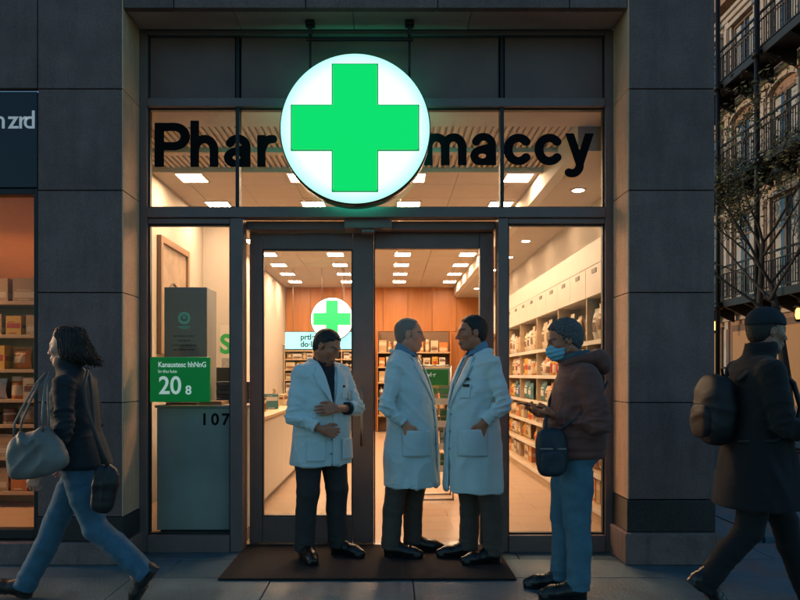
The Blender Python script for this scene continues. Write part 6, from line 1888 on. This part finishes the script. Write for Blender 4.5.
MB().tube([(0.03, -0.02, 0.12), (0.12, -0.055, 0.30), (0.175, -0.07, 0.52), (0.23, -0.11, 0.645)], 0.010, 8).build('strap', mat('strap_grey', (0.03, 0.03, 0.03), 0.6), sb)

# ---- passer-by in the long black coat
W2 = person('passer-by in long black coat and dark knit cap walking right with a backpack', 757, 3.93, 0)
J = dict(pelvis=(0.0, 0, 0.93), waist=(0.0, 0, 1.05), chest=(0.0, 0, 1.25), neck=(0.0, 0, 1.43), head=(0.055, 0, 1.575),
         shL=(-0.01, 0.18, 1.345), elL=(0.02, 0.255, 1.06), wrL=(0.20, 0.19, 0.93), shR=(-0.02, -0.18, 1.345), elR=(0.01, -0.25, 1.06), wrR=(0.215, -0.20, 1.02),
         hipL=(0.0, 0.085, 0.87), knL=(0.20, 0.085, 0.49), anL=(0.33, 0.085, 0.10), hipR=(-0.01, -0.085, 0.87), knR=(-0.09, -0.085, 0.465), anR=(-0.34, -0.085, 0.165))
Rh = rot3(4, 4, 0)
body_mesh(J, W2, (0.34, 0.15, 0.10), LIP, Rh, {'L': dict(u=(0.8, -0.2, -0.5), n=(0, -0.95, 0), curl=(30, 35, 30)), 'R': dict(u=(0.9, 0.25, 0.1), n=(0, 0.9, -0.2), curl=(35, 40, 35))}, stubble=0.5)
hair_mesh(W2, J['head'], Rh, 1.0, M_hairk, 'short', 8)
A = {k: np.array(J[k], float) for k in J}
ringsK = [(1.42, -0.005, 0, 0.080, 0.105), (1.37, -0.01, 0, 0.112, 0.170), (1.30, -0.005, 0, 0.138, 0.205), (1.18, 0.0, 0, 0.150, 0.210), (1.02, 0.0, 0, 0.155, 0.205), (0.88, 0.0, 0, 0.180, 0.215), (0.72, 0.005, 0, 0.215, 0.228), (0.58, 0.01, 0, 0.240, 0.238)]
lo, hi = bounds([J[k] for k in ('shL', 'shR', 'elL', 'elR', 'wrL', 'wrR')] + [(-0.27, 0, 0.8), (0.27, 0, 0.8)], 0.09); lo[2] = 0.53; hi[2] = 1.54
V = Vol(lo, hi, 0.0065); V.loft(ringsK, 0.02)
for q in 'LR': V.cone(A['neck'] + np.array((-0.01, 0, -0.05)), A['sh' + q], 0.062, 0.068, 0.05)
V.fn(lambda X, Y, Z: 0.60 - Z + 0.012 * np.sin(7 * X + 4 * Y), 'int', k=0.006)
V.loft([(r[0], r[1], r[2], r[3] - 0.018, r[4] - 0.018) for r in ringsK if r[0] < 0.80] + [(0.40, 0.01, 0, 0.225, 0.22)], 0.004, True)
sleeves(V, J, (0.076, 0.064, 0.052), (0.93, 0.93))
V.cone(A['neck'] + np.array((0.008, 0, -0.02)), A['neck'] + np.array((0.022, 0, 0.050)), 0.085, 0.088, 0.025)
V.cone(A['neck'] + np.array((0.014, 0, 0.02)), A['neck'] + np.array((0.03, 0, 0.2)), 0.068, 0.09, 0.004, True)
items = arm_folds(J, 'L', 0.008) + arm_folds(J, 'R', 0.008) + [((0.0, -0.15, 0.8), (1, 0, 0.15), 0.25, 0.010, 0.11, 31), ((0.05, -0.1, 1.05), (0.2, 0.4, 1), 0.16, 0.006, 0.06, 33)]
M_bcoat = mat('black_wool_coat', (0.0065, 0.006, 0.007), 0.9, var=0.2, vscale=14, bump=0.2, bscale=220, sheen=0.06)
finish(V, 'long_coat', M_bcoat, W2, items, 0.003, 18, 25)
trousers(W2, J, mat('black_trousers', (0.007, 0.007, 0.008), 0.9, bump=0.15, bscale=300), (0.092, 0.074, 0.062, 0.066), seed=28, fit=0.85)
shoe(W2, J['anR'], M_shoe, 0, 42, 1.0); shoe(W2, J['anL'], M_shoe, 0, -10, 1.0, lift=0.002)
V = Vol(A['head'] - 0.17, A['head'] + np.array((0.22, 0.17, 0.20)), 0.0045)
Tc = lambda p: A['head'] + Rh @ np.array(p, float)
V.ell(Tc((-0.012, 0, 0.050)), (0.112, 0.092, 0.092), Rh, 0.01)
def creg(X, Y, Z):
    Q = (X - A['head'][0], Y - A['head'][1], Z - A['head'][2])
    z = Rh[0, 2] * Q[0] + Rh[1, 2] * Q[1] + Rh[2, 2] * Q[2]; x = Rh[0, 0] * Q[0] + Rh[1, 0] * Q[1] + Rh[2, 0] * Q[2]
    return 0.038 - 0.10 * np.maximum(-x, 0) - z
V.fn(creg, 'int', k=0.008)
finish(V, 'cap', mat('dark_cap', (0.010, 0.015, 0.022), 0.85, bump=0.2, bscale=220), W2, [], 0.002, 30, 6)
bk = thing('backpack', 'black backpack on the back of the passer-by in long coat', 'backpack', at_person(W2, (-0.238, 0, 1.135)), 0)
soft_bag('pack_body', None, (0.088, 0.145, 0.200), mat('black_nylon', (0.006, 0.006, 0.008), 0.6, var=0.2, bump=0.15, bscale=220), bk, 6, 3.0, fold=0.006)
pk = soft_bag('front_pocket', None, (0.035, 0.105, 0.10), MATS['black_nylon'], bk, 4, 3.0, fold=0.004); pk.location = (-0.078, 0, -0.06)
for q in (1, -1):
    MB().tube([(0.08, 0.10 * q, 0.16), (0.17, 0.11 * q, 0.245), (0.27, 0.115 * q, 0.250), (0.375, 0.120 * q, 0.15), (0.405, 0.135 * q, 0.02), (0.36, 0.17 * q, -0.09), (0.22, 0.205 * q, -0.16), (0.07, 0.12 * q, -0.17)], 0.014, 8).build('shoulder_strap', MATS['black_nylon'], bk)
MB().tube([(0.06, -0.03, 0.19), (0.05, -0.025, 0.235), (0.05, 0.025, 0.235), (0.06, 0.03, 0.19)], 0.008, 8).build('grab_handle', MATS['black_nylon'], bk)
